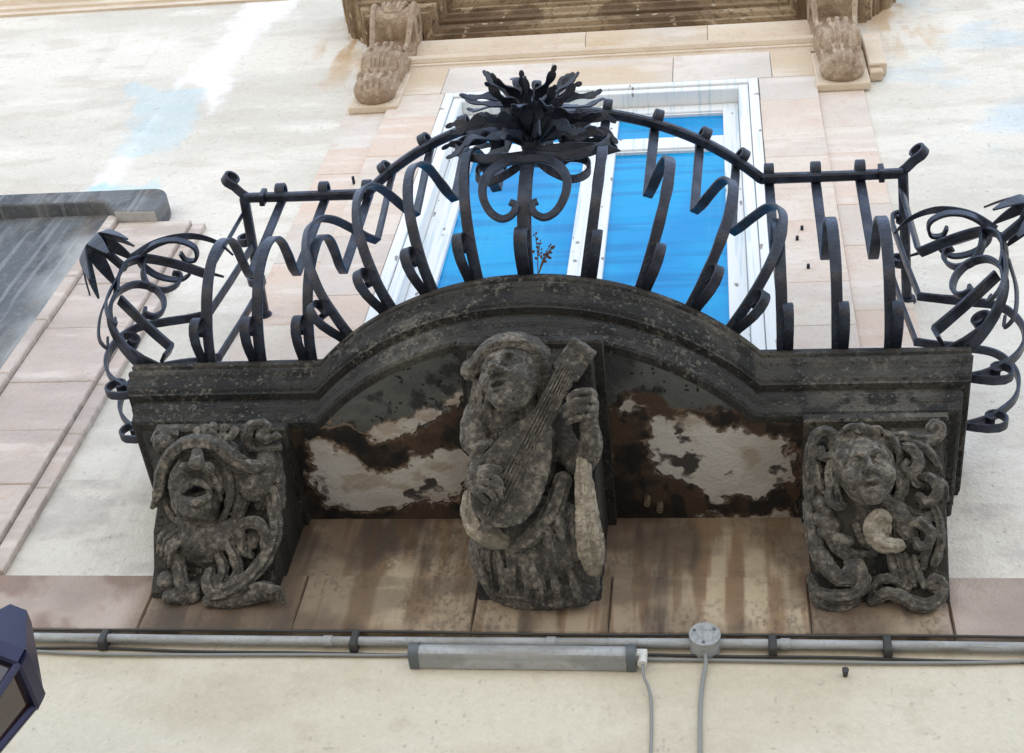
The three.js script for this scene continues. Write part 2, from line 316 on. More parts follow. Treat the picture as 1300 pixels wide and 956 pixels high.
M.paint = std({ map: tex(512, 1024, 0, 0, 0.6, 3, (x, y) => {
  let k = mix(rgb(226, 230, 232), rgb(238, 240, 240), f2(x * 8, y * 2, 3));
  k = mix(k, rgb(186, 206, 214), 0.55 * sm(0.6, 0.72, f2(x * 70, y * 2.2, 4)));
  return mix(k, rgb(120, 112, 106), 0.8 * sm(0.8, 0.86, f2(x * 26 + 7, y * 15, 2)));
}), bumpMap: tex(256, 512, 0, 0, 0.5, 2, (x, y) => f2(x * 90, y * 3, 4), true), bumpScale: 0.003, roughness: 0.55 });
M.pane = new THREE.MeshPhysicalMaterial({ map: tex(512, 512, -1, 6, 2, 4, (x, y) => mix(mix(mix(rgb(0, 138, 204), rgb(0, 158, 216), sm(0.3, 0.7, f2(x * 2.4, y * 1.6, 4))), rgb(0, 118, 178), 0.55 * sm(0.54, 0.7, f2(x * 1.2, y * 22, 3))), rgb(90, 170, 210), 0.2 * sm(0.6, 0.74, f2(x * 24, y * 1.3, 4)))), bumpMap: tex(512, 512, 0, 0, 1, 1, (x, y) => f2(x * 3, y * 12, 4), true), bumpScale: 0.004, roughness: 0.12, specularIntensity: 0.45 });
M.slate = std({ roughness: 0.85, bumpMap: stoneBump, bumpScale: 0.01, map: tex(1024, 1024, -4.4, 5, 2.6, 3, (x, y) => {
  let k = mix(rgb(92, 98, 104), rgb(116, 118, 120), sm(0.3, 0.7, f2(x * 4, y * 2, 4)));
  k = mix(k, rgb(70, 72, 76), 0.6 * sm(0.5, 0.7, f2(x * 12, y * 5, 4)));
  k = mix(k, rgb(150, 156, 160), 0.55 * sm(0.6, 0.74, f2(x * 30 + 0.5 * f2(x * 5, y * 5, 2), y * 1.1, 4)));
  k = mix(k, rgb(96, 86, 76), 0.5 * sm(0.5, 0.7, f2(x * 7 + 3, y * 3, 4)));
  k = mix(k, rgb(190, 192, 190), 0.85 * sm(7.58, 7.4, y) * sm(-2.72, -2.5, x + 0.16 * (f2(x * 8, y * 5, 4) - 0.5) - 0.06 * (7.8 - y)));
  return mix(k, rgb(150, 150, 148), 0.3 * sm(0.6, 0.8, f2(x * 60, y * 60, 2)));
}) });
const grime = (c) => tex(1024, 256, 0, 0, 2.4, 0.6, (x, y) => {
  let k = mix(c, c.map((v) => v * 0.88), sm(0.35, 0.7, f2(x * 9, y * 9, 4)));
  k = mix(k, rgb(128, 123, 114), 0.45 * sm(0.5, 0.75, f2(x * 6 + 3, y * 30, 5)));
  return mix(k, rgb(110, 104, 96), 0.25 * sm(0.55, 0.8, f2(x * 120, y * 120, 3)));
});
M.grey = std({ map: grime(rgb(172, 175, 176)), roughness: 0.5, bumpMap: ironN, bumpScale: 0.001 });
M.lamp = std({ map: grime(rgb(174, 178, 180)), roughness: 0.35, bumpMap: ironN, bumpScale: 0.0006 });
M.lampEnd = std({ color: 0x5d6468, roughness: 0.5 });
M.white = std({ color: 0xd8d8d2, roughness: 0.5 });
M.wire = std({ color: 0x3a3a38, roughness: 0.6 });
M.wireGrey = std({ color: 0x8a8c8a, roughness: 0.6 });

// ---------------------------------------------------------------- street and facade
{
  const g = new THREE.PlaneGeometry(160, 160); g.rotateX(-Math.PI / 2); boxUV(g);
  const o = shade(new THREE.Mesh(g, std({ roughness: 0.9, map: tex(512, 512, 0, 0, 6, 6, (x, y) => mix(rgb(150, 143, 132), rgb(172, 165, 154), f2(x * 4, y * 4, 5))) })));
  o.name = 'street'; o.userData.kind = 'structure'; scene.add(o);
}
{
  const s = new THREE.Shape([[-9, 0], [9, 0], [9, 12.6], [-9, 12.6]].map((p) => new THREE.Vector2(...p)));
  s.holes.push(new THREE.Path([[-0.9, 5.64], [-0.9, 9.04], [0.9, 9.04], [0.9, 5.64]].map((p) => new THREE.Vector2(...p))));
  const g = new THREE.ExtrudeGeometry(s, { depth: 0.5, bevelEnabled: false }); g.translate(0, 0, -0.5); boxUV(g);
  const f = thing('palazzo_facade', 'pale weathered plaster wall of the old palazzo behind the balcony', 'building', [0, 0, -0.25]);
  part('wall', g, M.wall, f);
  part('back_wall', boxUV(new THREE.BoxGeometry(18, 12.6, 0.3).translate(0, 6.3, -3)), M.wall, f);
  part('floor', boxUV(new THREE.BoxGeometry(18, 0.2, 2.34).translate(0, 5.5, -1.68)), M.wall, f);
  part('ceiling', boxUV(new THREE.BoxGeometry(18, 0.2, 2.34).translate(0, 12.4, -1.68)), M.wall, f);
  // string course above the neighbouring window
  part('string_course', moulding([[-9, 0], [-2.3, 0]], [[0, 11.24], [0.12, 11.22], [0.12, 11.15], [0.07, 11.08], [0.07, 11.03], [0.035, 11.0], [0.035, 10.93], [0.018, 10.92], [0.018, 10.86], [0, 10.86]]), M.lintel, f);
}

// ---------------------------------------------------------------- stone surround of the balcony door
{
  const t = thing('door_surround', 'pinkish ashlar stone surround framing the tall balcony door', 'door frame', [0, 5.64, 0]);
  const rows = (side, x0, x1, z, cuts) => { for (let i = 0; i < cuts.length - 1; i++) part('stone', block(Math.min(side * x0, side * x1), Math.max(side * x0, side * x1), cuts[i] + 0.0008, cuts[i + 1] - 0.0008, 0, z + (rnd() - 0.5) * 0.002, 0.002), M.jamb[Math.floor(rnd() * 5)], t).rotation.z = (rnd() - 0.5) * 0.0012; };
  const J = [5.65, 6.08, 6.52, 6.86, 7.4, 7.72, 8.06, 8.26, 8.74, 9.045], Q = [5.65, 6.24, 6.66, 7.2, 7.58, 8.12, 8.42, 8.86];
  for (const s of [-1, 1]) {
    rows(s, 0.903, 1.218, 0.035, J); rows(s, 1.222, 1.47, 0.012, Q);
    part('stone', block(Math.min(s * 1.222, s * 1.47), Math.max(s * 1.222, s * 1.47), 8.863, 9.38, 0, 0.012, 0.003), M.ochre, t);
  }
  const L = [-1.218, -0.93, -0.3, 0.42, 0.98, 1.218];
  for (let i = 0; i < 5; i++) part('lintel_stone', block(L[i] + 0.0015, L[i + 1] - 0.0015, 9.048, 9.415, 0, 0.035 + i % 2 * 0.001, 0.003), i % 2 ? M.jamb[2] : M.ochre, t);
  for (const [x, y] of [[-1.2353,7.9968], [-1.1442,7.7589], [1.0162,7.2245], [1.0429,7.3161], [1.0503,6.9752]]) part('iron_peg', new THREE.CylinderGeometry(0.008, 0.008, 0.05, 6).rotateX(Math.PI / 2).translate(x, y, 0.03), M.iron, t);
}
// ---------------------------------------------------------------- moulded hood over the door
{
  const t = thing('door_hood', 'brown stepped stone hood cornice above the balcony door', 'cornice', [0, 9.42, 0]);
  part('torus_moulding', moulding([[-1.2, 0], [1.24, 0]], [[0, 9.62], [0.03, 9.62], [0.03, 9.565], [0.05, 9.56], [0.07, 9.545], [0.078, 9.52], [0.07, 9.495], [0.05, 9.48], [0.045, 9.48], [0.045, 9.455], [0.035, 9.45], [0.02, 9.42], [0, 9.42]]), M.lintel, t);
  const fr = []; for (let i = 0; i <= 10; i++) { const a = i / 10; fr.push([0.032 + 0.05 * Math.sin(a * Math.PI) * 0.9, 9.62 + 0.24 * a]); }
  part('frieze', moulding([[-1.2, 0], [-0.12, 0]], [...fr.reverse(), [0, 9.62]]), M.lintel, t);
  part('frieze', moulding([[-0.117, 0], [0.62, 0]], [...fr, [0, 9.62]]), M.ochre, t);
  part('frieze', moulding([[0.623, 0], [1.24, 0]], [...fr, [0, 9.62]]), M.lintel, t);
  const path = [[-1.50, 0], [-1.50, 0.2], [-1.12, 0.2], [-1.12, 0.05], [1.18, 0.05], [1.18, 0.2], [1.56, 0.2], [1.56, 0]];
  const prof = [[-0.04, 9.86], [0.02, 9.86], [0.02, 9.89], [0.045, 9.90], [0.055, 9.92], [0.055, 9.95], [0.075, 9.95], [0.085, 9.975], [0.105, 9.985], [0.105, 10.02], [0.125, 10.02], [0.125, 10.05], [0.155, 10.055], [0.18, 10.07], [0.195, 10.10], [0.2, 10.13], [0.2, 10.16], [0.225, 10.16], [0.225, 10.28], [0.25, 10.3], [0.28, 10.34], [0.3, 10.4], [0.3, 10.46], [-0.1, 10.46]];
  part('cornice', moulding(path, prof), M.cornice, t);
  const cap = new THREE.Shape([[-1.8, 0], [1.86, 0], [1.86, 0.5], [-1.8, 0.5]].map((p) => new THREE.Vector2(...p)));
  part('cover_slab', block(-1.8, 1.86, 10.45, 10.5, 0, 0.5, 0.01), M.cornice, t);
}

// ---------------------------------------------------------------- the balcony door
{
  const t = thing('balcony_door', 'white wooden double door with tall blue panes behind the railing', 'door', [0.04, 5.65, -0.06]);
  const B = (n, x0, x1, y0, y1, z0, z1, c = 0.004) => part(n, block(x0, x1, y0, y1, z0, z1, c), M.paint, t);
  for (const s of [-1, 1]) { B('casing', s < 0 ? -0.898 : 0.846, s < 0 ? -0.846 : 0.898, 5.65, 9.036, -0.12, 0.042); B('casing', s < 0 ? -0.843 : 0.788, s < 0 ? -0.788 : 0.843, 5.65, 8.98, -0.12, 0.03); }
  B('head', -0.845, 0.845, 8.984, 9.036, -0.12, 0.042); B('head', -0.787, 0.787, 8.93, 8.98, -0.12, 0.03);
  for (const [x0, x1, a, b] of [[-0.786, 0.038, -0.66, -0.045], [0.042, 0.786, 0.122, 0.70]]) {
    const leaf = part('stile', block(x0, a, 5.66, 8.925, -0.1, -0.055, 0.004), M.paint, t);
    B('stile', b, x1, 5.66, 8.925, -0.1, -0.055);
    B('rail', a, b, 8.845, 8.925, -0.1, -0.057); B('rail', a, b, 8.40, 8.53, -0.1, -0.057); B('rail', a, b, 5.66, 5.9, -0.1, -0.057);
    B('glazing_bead', a, b, 8.832, 8.845, -0.1, -0.068, 0.002); B('glazing_bead', a, b, 8.387, 8.40, -0.1, -0.068, 0.002);
    part('pane', boxUV(new THREE.BoxGeometry(b - a, 0.32, 0.006).translate((a + b) / 2, 8.686, -0.088)), M.pane, t, 'blue glass pane above the cross rail');
    part('pane', boxUV(new THREE.BoxGeometry(b - a, 2.5, 0.006).translate((a + b) / 2, 7.145, -0.088)), M.pane, t, 'tall blue glass pane');
  }
  B('meeting_strip', 0.012, 0.068, 5.66, 8.92, -0.06, -0.03);
  for (const y of [6.4, 7.25, 7.42, 8.2]) part('screw', new THREE.CylinderGeometry(0.009, 0.009, 0.006, 8).rotateX(Math.PI / 2).translate(-0.015, y, -0.054), M.grey, t);
}
{ // room behind the panes stays closed: a plain partition close to the door
  const t = thing('inner_shutter', 'dark inner shutter closing the room behind the balcony door', 'shutter', [0, 5.65, -0.3]);
  part('board', block(-0.89, 0.89, 5.65, 9.03, -0.34, -0.3), M.slate, t);
}

// ---------------------------------------------------------------- window surround of the neighbouring bay
{
  const t = thing('window_surround', 'big weathered stone surround with streaked dark panel and rounded cap left of the balcony', 'window frame', [-2.6, 5.04, 0]);
  const cut = [5.06, 5.52, 5.86, 6.2, 6.62, 7.0, 7.36, 7.6];
  for (let i = 0; i < 7; i++) {
    const m = M.frame;
    part('stone', block(-2.0, -1.932, cut[i] + 0.001, cut[i + 1] - 0.001, 0, 0.03, 0.004), m, t);
    part('stone', block(-2.395, -2.004, cut[i] + 0.001, cut[i + 1] - 0.001, 0, 0.05 + 0.002 * (i % 2), 0.004), m, t);
    part('fillet_stone', block(-2.46, -2.40, cut[i] + 0.04, cut[i + 1] + 0.038, 0, 0.075, 0.006), M.frame, t);
  }
  part('panel', block(-4.3, -2.465, 5.06, 7.72, 0, 0.035, 0.004), M.slate, t, 'dark grey stone panel with pale drip streaks');
  const s = new THREE.Shape(); s.moveTo(-4.4, 7.735); s.lineTo(-2.5, 7.735); s.lineTo(-2.4, 7.62); s.lineTo(-2.19, 7.605); s.quadraticCurveTo(-2.16, 7.7, -2.19, 7.77); s.quadraticCurveTo(-2.21, 7.835, -2.28, 7.838); s.lineTo(-4.4, 7.84); s.closePath();
  const g = new THREE.ExtrudeGeometry(s, { depth: 0.1, bevelEnabled: true, bevelSize: 0.012, bevelThickness: 0.012, bevelSegments: 2 }); 
  part('cap_moulding', boxUV(g), M.slate, t, 'dark moulded stone cap with a rounded end');
}

// ---------------------------------------------------------------- stone course, wall below the slab
{
  const t = thing('stone_course', 'flat reddish-grey stone course running along the wall below the corbels', 'stone band', [0, 4.775, 0]);
  const X = [-6, -4.6, -3.3, -2.1, -1.32, -0.78, -0.17, 0.28, 0.925, 1.36, 2.2, 3.4, 4.7, 6];
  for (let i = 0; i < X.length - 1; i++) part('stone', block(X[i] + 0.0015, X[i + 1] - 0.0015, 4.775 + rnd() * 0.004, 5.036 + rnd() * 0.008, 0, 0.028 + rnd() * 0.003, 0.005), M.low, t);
  part('sooty_shaded_plaster', block(-1.3, 1.34, 5.045, 5.358, 0, 0.006, 0.001), M.low, t, 'soot-stained plaster between the corbels, base tone also darkened for shade');
}

// ---------------------------------------------------------------- balcony slab
const HALF = 1.5, FZ = 0.52, BX = 0.79, R0 = 1.088, CZ = 0.86 - 1.088, CX = 0.01;
function slabPath(n = 40) {
  const P = [[-HALF, 0], [-HALF, FZ], [-1.2, FZ]];
  const a = Math.asin(BX / R0);
  for (let i = 0; i <= n; i++) { const t = -a + 2 * a * i / n; P.push([CX + R0 * Math.sin(t), CZ + R0 * Math.cos(t)]); }
  P.push([1.2, FZ], [HALF, FZ], [HALF, 0]); return P;
}
function inset(P, d) {                                         // the plan path moved inwards
  return P.map((p, i) => {
    const e = (a, b) => { const dx = b[0] - a[0], dz = b[1] - a[1], l = Math.hypot(dx, dz); return [-dz / l, dx / l]; };
    const a = i ? e(P[i - 1], p) : e(p, P[1]), b = i < P.length - 1 ? e(p, P[i + 1]) : a, m = [a[0] + b[0], a[1] + b[1]], l2 = m[0] * m[0] + m[1] * m[1];
    return [p[0] - d * 2 * m[0] / l2, p[1] - d * 2 * m[1] / l2];
  });
}
{
  const t = thing('balcony_slab', 'soot-dark stone balcony slab with bulging centre and moulded edge', 'balcony', [0, 5.36, 0]);
  const P = slabPath();
  const prof = [[-0.3, 5.649], [-0.004, 5.649], [0, 5.645], [0.002, 5.618], [-0.006, 5.612], [-0.006, 5.606], [0, 5.598], [0.002, 5.585], [-0.001, 5.572], [-0.008, 5.56], [-0.012, 5.54], [-0.013, 5.515], [-0.018, 5.498], [-0.026, 5.49], [-0.026, 5.478], [-0.052, 5.476], [-0.052, 5.462], [-0.048, 5.45], [-0.05, 5.43], [-0.06, 5.41], [-0.064, 5.385], [-0.064, 5.375], [-0.074, 5.366], [-0.1, 5.365]];
  part('moulded_edge', moulding(P, prof), M.soot, t);
  const plan = (d, y, flip) => { const s = new THREE.Shape(inset(P, d).map((p) => new THREE.Vector2(...p))); const g = new THREE.ShapeGeometry(s); const q = g.attributes.position, uv = g.attributes.uv; for (let i = 0; i < q.count; i++) { const x = q.getX(i), z = q.getY(i); q.setXYZ(i, x, y, z); uv.setXY(i, x, z); } g.computeVertexNormals(); return g; };
  part('soffit', plan(0.098, 5.3635), M.soffit, t, 'slab underside with broken whitish plaster and rusty stains');
  part('top', plan(0.02, 5.6475), M.soot, t);
  // stubs of two small drain pipes in the soffit
  for (const p of [[0.4355,0.0667], [0.3926,0.0962]]) part('drain_stub', new THREE.CylinderGeometry(0.012, 0.012, 0.05, 10).translate(p[0], 5.35, p[1]), M.low, t);
}

// ---------------------------------------------------------------- wrought-iron railing
const railing = thing('balcony_railing', 'black wrought-iron goose-breast railing with scrolls and iron flowers', 'railing', [0, 5.65, 0]);
const RY = 6.747;
const bar3 = (b, N, prof) => prof.map(([u, v]) => V(b[0] + N[0] * u, 5.65 + v, b[1] + N[1] * u));
const BELLY = [[-0.02, 0.002], [0.03, 0.008], [0.085, 0.024], [0.155, 0.06], [0.222, 0.112], [0.27, 0.17], [0.302, 0.245], [0.312, 0.33], [0.287, 0.415], [0.235, 0.476], [0.155, 0.514], [0.08, 0.538], [0.03, 0.565]];
const footScroll = () => [[-0.02, 0.004], [0.02, 0.0], [0.06, -0.012], [0.1, -0.02], [0.14, -0.016], ...spiral([0.128, 0.034], 0.05, 0.015, -1.1, 4.7, 26).slice(1)];
const topScroll = (off, y) => spiral([off + 0.042, y + 0.03], 0.041, 0.02, Math.PI, -2.9, 22);
function baluster(b, N, off, kv = 0.575, belly = 1, w = 0.038, fo = 0) {
  const T = V(-N[1], 0, N[0]).multiplyScalar(-1), k = (kv - 0.565);
  const prof = BELLY.map(([u, v], i) => [u * belly + (belly < 1 && i > 9 ? (i - 9) * -0.035 : 0), v + k * (i / 12) + (rnd() - 0.5) * 0.004]);
  const last = prof[prof.length - 1];
  const P = curve(bar3(b, N, prof), 8);
  const up = [[last[0] + 0.001, last[1] + 0.012], [lerp(last[0], off - 0.03, 0.5), lerp(last[1], 1.05, 0.5)], [off - 0.026, 1.06], [off - 0.024, 1.1], ...topScroll(off - 0.024, 1.10).map((p) => p)];
  const Q = bar3(b, N, up); const path = [...P, ...Q.slice(0, 4), ...Q.slice(4)];
  const o = part('baluster', strap(path, T, (s) => w * (1 + 0.0 * s), 0.013, 0.16), M.iron, railing);
  const fs = part('foot_scroll', strap(bar3([b[0] + T.x * fo, b[1] + T.z * fo], N, footScroll()), T, 0.036, 0.011, 0.1), M.iron, o);
  return o;
}
const normalAt = (x) => { const d = Math.abs(x - CX); return d > BX - 0.02 ? [0, 1] : [(x - CX) / R0, Math.sqrt(1 - ((x - CX) / R0) ** 2)]; };
const edgeZ = (x) => Math.abs(x - CX) > BX ? FZ : CZ + Math.sqrt(R0 * R0 - (x - CX) ** 2);
for (const [x, kv] of [[-1.205, 0.57], [-1.012, 0.57], [-0.821, 0.575], [-0.66, 0.64], [-0.49, 0.63], [-0.33, 0.62], [-0.165, 0.61], [0.208, 0.61], [0.39, 0.62], [0.558, 0.63], [0.693, 0.63], [0.871, 0.575], [1.058, 0.57], [1.235, 0.565]])
  baluster([x, edgeZ(x) - 0.01], normalAt(x), 0.092, kv, 1, 0.039, x < 0 ? -0.03 : 0.02);
for (const s of [-1, 1]) for (const z of [0.385, 0.175]) baluster([s * 1.485, z], [s, 0], -0.09, 0.53, 0.82);
{ // rails
  const P = slabPath(48).slice(1, -1), off = inset(P, -0.09), y = RY;
  off[0] = [-1.36, 0.615]; off[off.length - 1] = [1.40, 0.61]; off[1] = [-1.15, 0.612]; off[off.length - 2] = [1.15, 0.608];
  const pts = off.map((p) => V(p[0], y, p[1]));
  part('top_rail', strap(pts, V(0, 1, 0), 0.034, 0.04), M.iron, railing);
  for (const [s, c, w] of [[-1, [-1.36, 0.615], -1.395], [1, [1.40, 0.61], 1.45]]) {
    part('side_rail', strap([V(c[0], y - 0.002, c[1]), V(lerp(c[0], w, 0.5), y - 0.002, 0.3), V(w, y - 0.002, -0.02)], V(0, 1, 0), 0.034, 0.04), M.iron, railing);
    const d = V(s * 0.75, 0, 0.66).normalize(), e = V(c[0], y + 0.018, c[1]);
    const sc = [[-0.03, 0], [0.02, 0.0], [0.06, 0.012], ...spiral([0.085, 0.045], 0.04, 0.022, -1.6, 4.0, 20).slice(1)].map(([u, v]) => e.clone().addScaledVector(d, u).add(V(0, v, 0)));
    part('corner_scroll', strap(sc, V(-d.z, 0, d.x), 0.042, 0.012), M.iron, railing);
    part('collar', block(c[0] - s * 0.085 - 0.011, c[0] - s * 0.085 + 0.011, y - 0.036, y + 0.036, 0.588, 0.641, 0.003), M.iron, railing);
    part('wall_anchor', new THREE.CylinderGeometry(0.034, 0.04, 0.02, 10).rotateX(Math.PI / 2).translate(w, y - 0.002, 0.008), M.iron, railing);
  }
  const foot = inset(slabPath(48), 0.03).map((p) => V(p[0], 5.657, p[1]));
  part('bottom_rail', strap(foot, V(0, 1, 0), 0.014, 0.045), M.iron, railing);
}
// an ornament in the upright plane through base b and outward direction N: stem, scrolls, blossom
function ornament(b, N, corner) {
  const D = V(N[0], 0, N[1]), T = V(N[1], 0, -N[0]), at = (u, v, t = 0) => V(b[0], 5.65 + v, b[1]).addScaledVector(D, u).addScaledVector(T, t);
  const g = new THREE.Group(); g.name = corner ? 'corner_ornament' : 'centre_ornament'; g.position.set(b[0], 0, b[1]); railing.add(g);
  const add = (n, geo) => part(n, geo, M.iron, g);
  const P2 = (pts, t = 0) => pts.map(([u, v]) => at(u, v, t));
  if (!corner) {
    const stemLine = P2([[-0.02, 0.002], [0.07, 0.025], [0.15, 0.07], [0.22, 0.14], [0.262, 0.235], [0.28, 0.34], [0.272, 0.44]]), stemCurve = new THREE.CatmullRomCurve3(stemLine, false, 'centripetal');
    add('stem', strap(curve(stemLine, 6), T, 0.05, 0.016, 0.1));
    add('stem', strap(curve(P2([[0.27, 0.44], [0.22, 0.52], [0.12, 0.6], [0.07, 0.8], [0.07, 1.1]]), 6), T, 0.04, 0.014, 0.1));
    add('foot_scroll', strap(bar3([b[0] - 0.006, b[1]], N, footScroll()), T, 0.046, 0.012));
    // a pair of C scrolls clasped to the stem
    for (const s of [-1, 1]) {
            const pts = [[0.0, 0.90], [0.05, 0.90], [0.1, 0.83], [0.142, 0.68], [0.142, 0.5], [0.11, 0.36], [0.07, 0.315], [0.035, 0.36], [0.03, 0.43], [0.048, 0.45]].map(([t, k]) => stemCurve.getPoint(0.16 + 0.72 * k).addScaledVector(T, s * t).add(V(0, -0.008, 0.012)));
      add('c_scroll', strap(curve(pts, 6), V(0, -0.57, 0.82), 0.016, (q) => lerp(0.036, 0.024, q)));
      // flat scrolls spreading below the blossom
      const c = at(0.26, 0.43), ax = V(0, 0.62, 0).addScaledVector(D, -0.5).normalize();
      const sc = (pp) => curve(pp.map(([t, h, o]) => c.clone().addScaledVector(T, s * t).addScaledVector(ax, h).addScaledVector(V(0, 0.57, 0).addScaledVector(D, 0.82), o + 0.42 * h)), 6);
      add('c_scroll', strap(sc([[0.02, -0.05, 0.0], [0.12, -0.085, 0.0], [0.22, -0.07, 0.01], [0.275, 0.0, 0.03], [0.24, 0.075, 0.045], [0.15, 0.09, 0.045], [0.11, 0.04, 0.035], [0.15, 0.01, 0.03]]), V(0, 0.57, 0).addScaledVector(D, 0.82).normalize(), 0.034, 0.012));
      add('c_scroll', strap(sc([[0.03, -0.03, -0.03], [0.08, -0.06, -0.06], [0.15, -0.05, -0.09], [0.2, 0.0, -0.08], [0.19, 0.06, -0.05], [0.13, 0.07, -0.04], [0.1, 0.03, -0.05]]), V(0, 0.57, 0).addScaledVector(D, 0.82).normalize(), 0.03, 0.012));
    }
    add('leaf', strap(curve([at(0.27, 0.42, 0.02), at(0.28, 0.42, 0.15), at(0.27, 0.41, 0.27), at(0.265, 0.405, 0.32)], 6), V(0, 0.57, 0).addScaledVector(D, 0.82).normalize(), (s) => 0.04 * (s < 0.85 ? 0.8 + 0.2 * s : (1 - s) * 6 + 0.1), 0.012));
  } else {
    // lower arm, belly scroll, upper arm, curls
    add('arm', strap([at(0.004, 0.004), at(-0.006, 0.07), at(-0.002, 0.082), ...curve(P2([[0.01, 0.086], [0.11, 0.135], [0.25, 0.215]]), 5)], T, 0.046, 0.014, 0.1));
    const sg = Math.sign(N[0]);
    add('c_scroll', strap(curve([[0.02, 0.004, 0.085], [0.07, 0.006, 0.075], [0.14, 0.02, 0.05], [0.205, 0.055, 0.025], [0.25, 0.11, 0.008], [0.272, 0.19, 0], [0.262, 0.28, 0], [0.225, 0.345, 0], [0.165, 0.365, 0], [0.112, 0.328, 0], [0.09, 0.255, 0], [0.11, 0.205, 0], [0.142, 0.2, 0], [0.152, 0.225, 0]].map(([u, v, l]) => at(u, v, l * sg)), 6), T, (q) => lerp(0.046, 0.03, q), 0.014, 0.1));
    add('foot_scroll', strap(bar3([b[0] + T.x * sg * 0.05, b[1] + T.z * sg * 0.05], N, [[0.0, 0.004], [0.07, 0.008], [0.14, 0.026], [0.172, 0.055], ...spiral([0.14, 0.075], 0.04, 0.014, -0.4, 5.4, 22).slice(1)]), T, 0.042, 0.012));
    add('arm', strap([at(0.0, 1.08), at(0.006, 0.61), at(0.012, 0.592), ...curve(P2([[0.03, 0.588], [0.09, 0.578], [0.17, 0.556], [0.255, 0.513], [0.3, 0.44], [0.3, 0.335], [0.272, 0.235]]), 5)], T, 0.044, 0.014, 0.1));
    add('c_scroll', strap(curve(P2([[0.25, 0.51], [0.226, 0.42], [0.18, 0.362], [0.125, 0.38], [0.09, 0.46], [0.104, 0.515], [0.13, 0.505]]), 6), T, (q) => lerp(0.04, 0.026, q), 0.013));
    for (const s of [-1, 1]) {
      add('c_scroll', strap(curve([at(0.28, 0.5, 0), at(0.24, 0.545, s * 0.065), at(0.17, 0.58, s * 0.1), at(0.095, 0.605, s * 0.085), at(0.075, 0.61, s * 0.03), at(0.11, 0.605, s * 0.012), at(0.14, 0.6, s * 0.035)], 6), V(0, 1, 0), (q) => lerp(0.04, 0.028, q), 0.012));
      add('tendril', strap(curve([at(0.295, 0.47, s * 0.008), at(0.235, 0.58, s * 0.05), at(0.13, 0.67, s * 0.085), at(0.02, 0.71, s * 0.08), at(-0.05, 0.705, s * 0.06)], 6), D.clone().addScaledVector(T, s * 0.6).normalize(), (q) => 0.036 * (1 - 0.75 * q * q), 0.008));
      add('tendril', strap(curve([at(0.3, 0.3, s * 0.012), at(0.285, 0.13, s * 0.04), at(0.24, 0.02, s * 0.06), at(0.205, 0.0, s * 0.06), at(0.222, 0.045, s * 0.05)], 6), T, (q) => 0.032 * (1 - 0.6 * q), 0.008));
    }
    // blossom: stalk and drooping leaves
    const tip = at(0.405, 0.455); add('stalk', strap(curve([at(0.295, 0.405), at(0.35, 0.43), tip], 5), T, 0.034, 0.026));
    const fx = D.clone().addScaledVector(V(0, 1, 0), 0.3).normalize(), fy = fx.clone().cross(T).normalize();
    for (let k = 0; k < 8; k++) {
      const a = k / 8 * Math.PI * 2 + 0.2, r = T.clone().multiplyScalar(Math.cos(a)).addScaledVector(fy, Math.sin(a)), L = 0.125 + 0.05 * rnd();
      const q = (o, m) => tip.clone().addScaledVector(fx, o).addScaledVector(r, L * m).add(V(0, -0.07 * m * m, 0));
      add('petal', strap(curve([q(-0.03, 0), q(0.03, 0.22), q(0.035, 0.5), q(-0.02, 0.8), q(-0.075, 1.0)], 5), fx.clone().cross(r).normalize(), (s) => 0.008 + 0.052 * Math.pow(Math.sin(Math.PI * Math.pow(s, 0.75)), 0.9), 0.007));
    }
  }
  return { g, at, D, T, add };
}
ornament([-1.385, 0.535], [-0.85, 0.527], true);
ornament([1.4, 0.535], [0.85, 0.527], true);
{
  const { at, D, T, add } = ornament([0.005, 0.845], [0, 1], false);
  const c = at(0.275, 0.455), ax = V(0, 0.57, 0.82).normalize(), e2 = ax.clone().cross(T).normalize();
  const layers = [[14, 0.29, 84, 0.0], [13, 0.3, 66, 0.01], [12, 0.3, 47, 0.02], [10, 0.3, 27, 0.03], [6, 0.2, 11, 0.03]];
  layers.forEach(([n, L0, deg, lift], li) => {
    for (let k = 0; k < n; k++) {
      const a = (k + 0.5 * (li % 2) + 0.3 * (rnd() - 0.5)) / n * Math.PI * 2, r = T.clone().multiplyScalar(Math.cos(a)).addScaledVector(e2, Math.sin(a));
      const L = L0 * (0.88 + 0.22 * rnd()), th = (deg + (rnd() - 0.5) * 8) * Math.PI / 180, pts = [], ph = rnd() * 3;
      for (let i = 0; i <= 9; i++) {
        const s = i / 9, bend = th + (0.35 * s * s - 0.12) * (li < 4 ? 1 : 0.3) - 0.25 * (1 - s) + 0.1 * Math.sin(s * 9 + ph);
        pts.push(c.clone().addScaledVector(ax, lift + L * s * Math.cos(bend)).addScaledVector(r, 0.012 + L * s * Math.sin(bend)));
      }
      const pd = pts[9].clone().sub(pts[0]).normalize(), side = pd.clone().cross(V(0, -0.8, 0.6)).normalize().applyAxisAngle(pd, (rnd() - 0.5) * 1.7);
      add('petal', strap(curve(pts, 4), side, (s) => (s > 0.9 ? 0.02 - (s - 0.95) ** 2 * 4 : (0.014 + 0.036 * Math.sin(Math.PI * Math.min(1, 0.14 + s * 0.8)) * (0.62 + 0.42 * Math.sin(s * 22 + ph)))), (s) => 0.009 - 0.004 * s));
    }
  });
  const bud = new THREE.SphereGeometry(0.04, 14, 10); bud.scale(1, 1, 1.2); bud.translate(c.x, c.y + 0.0, c.z + 0.0); add('calyx', bud);
}

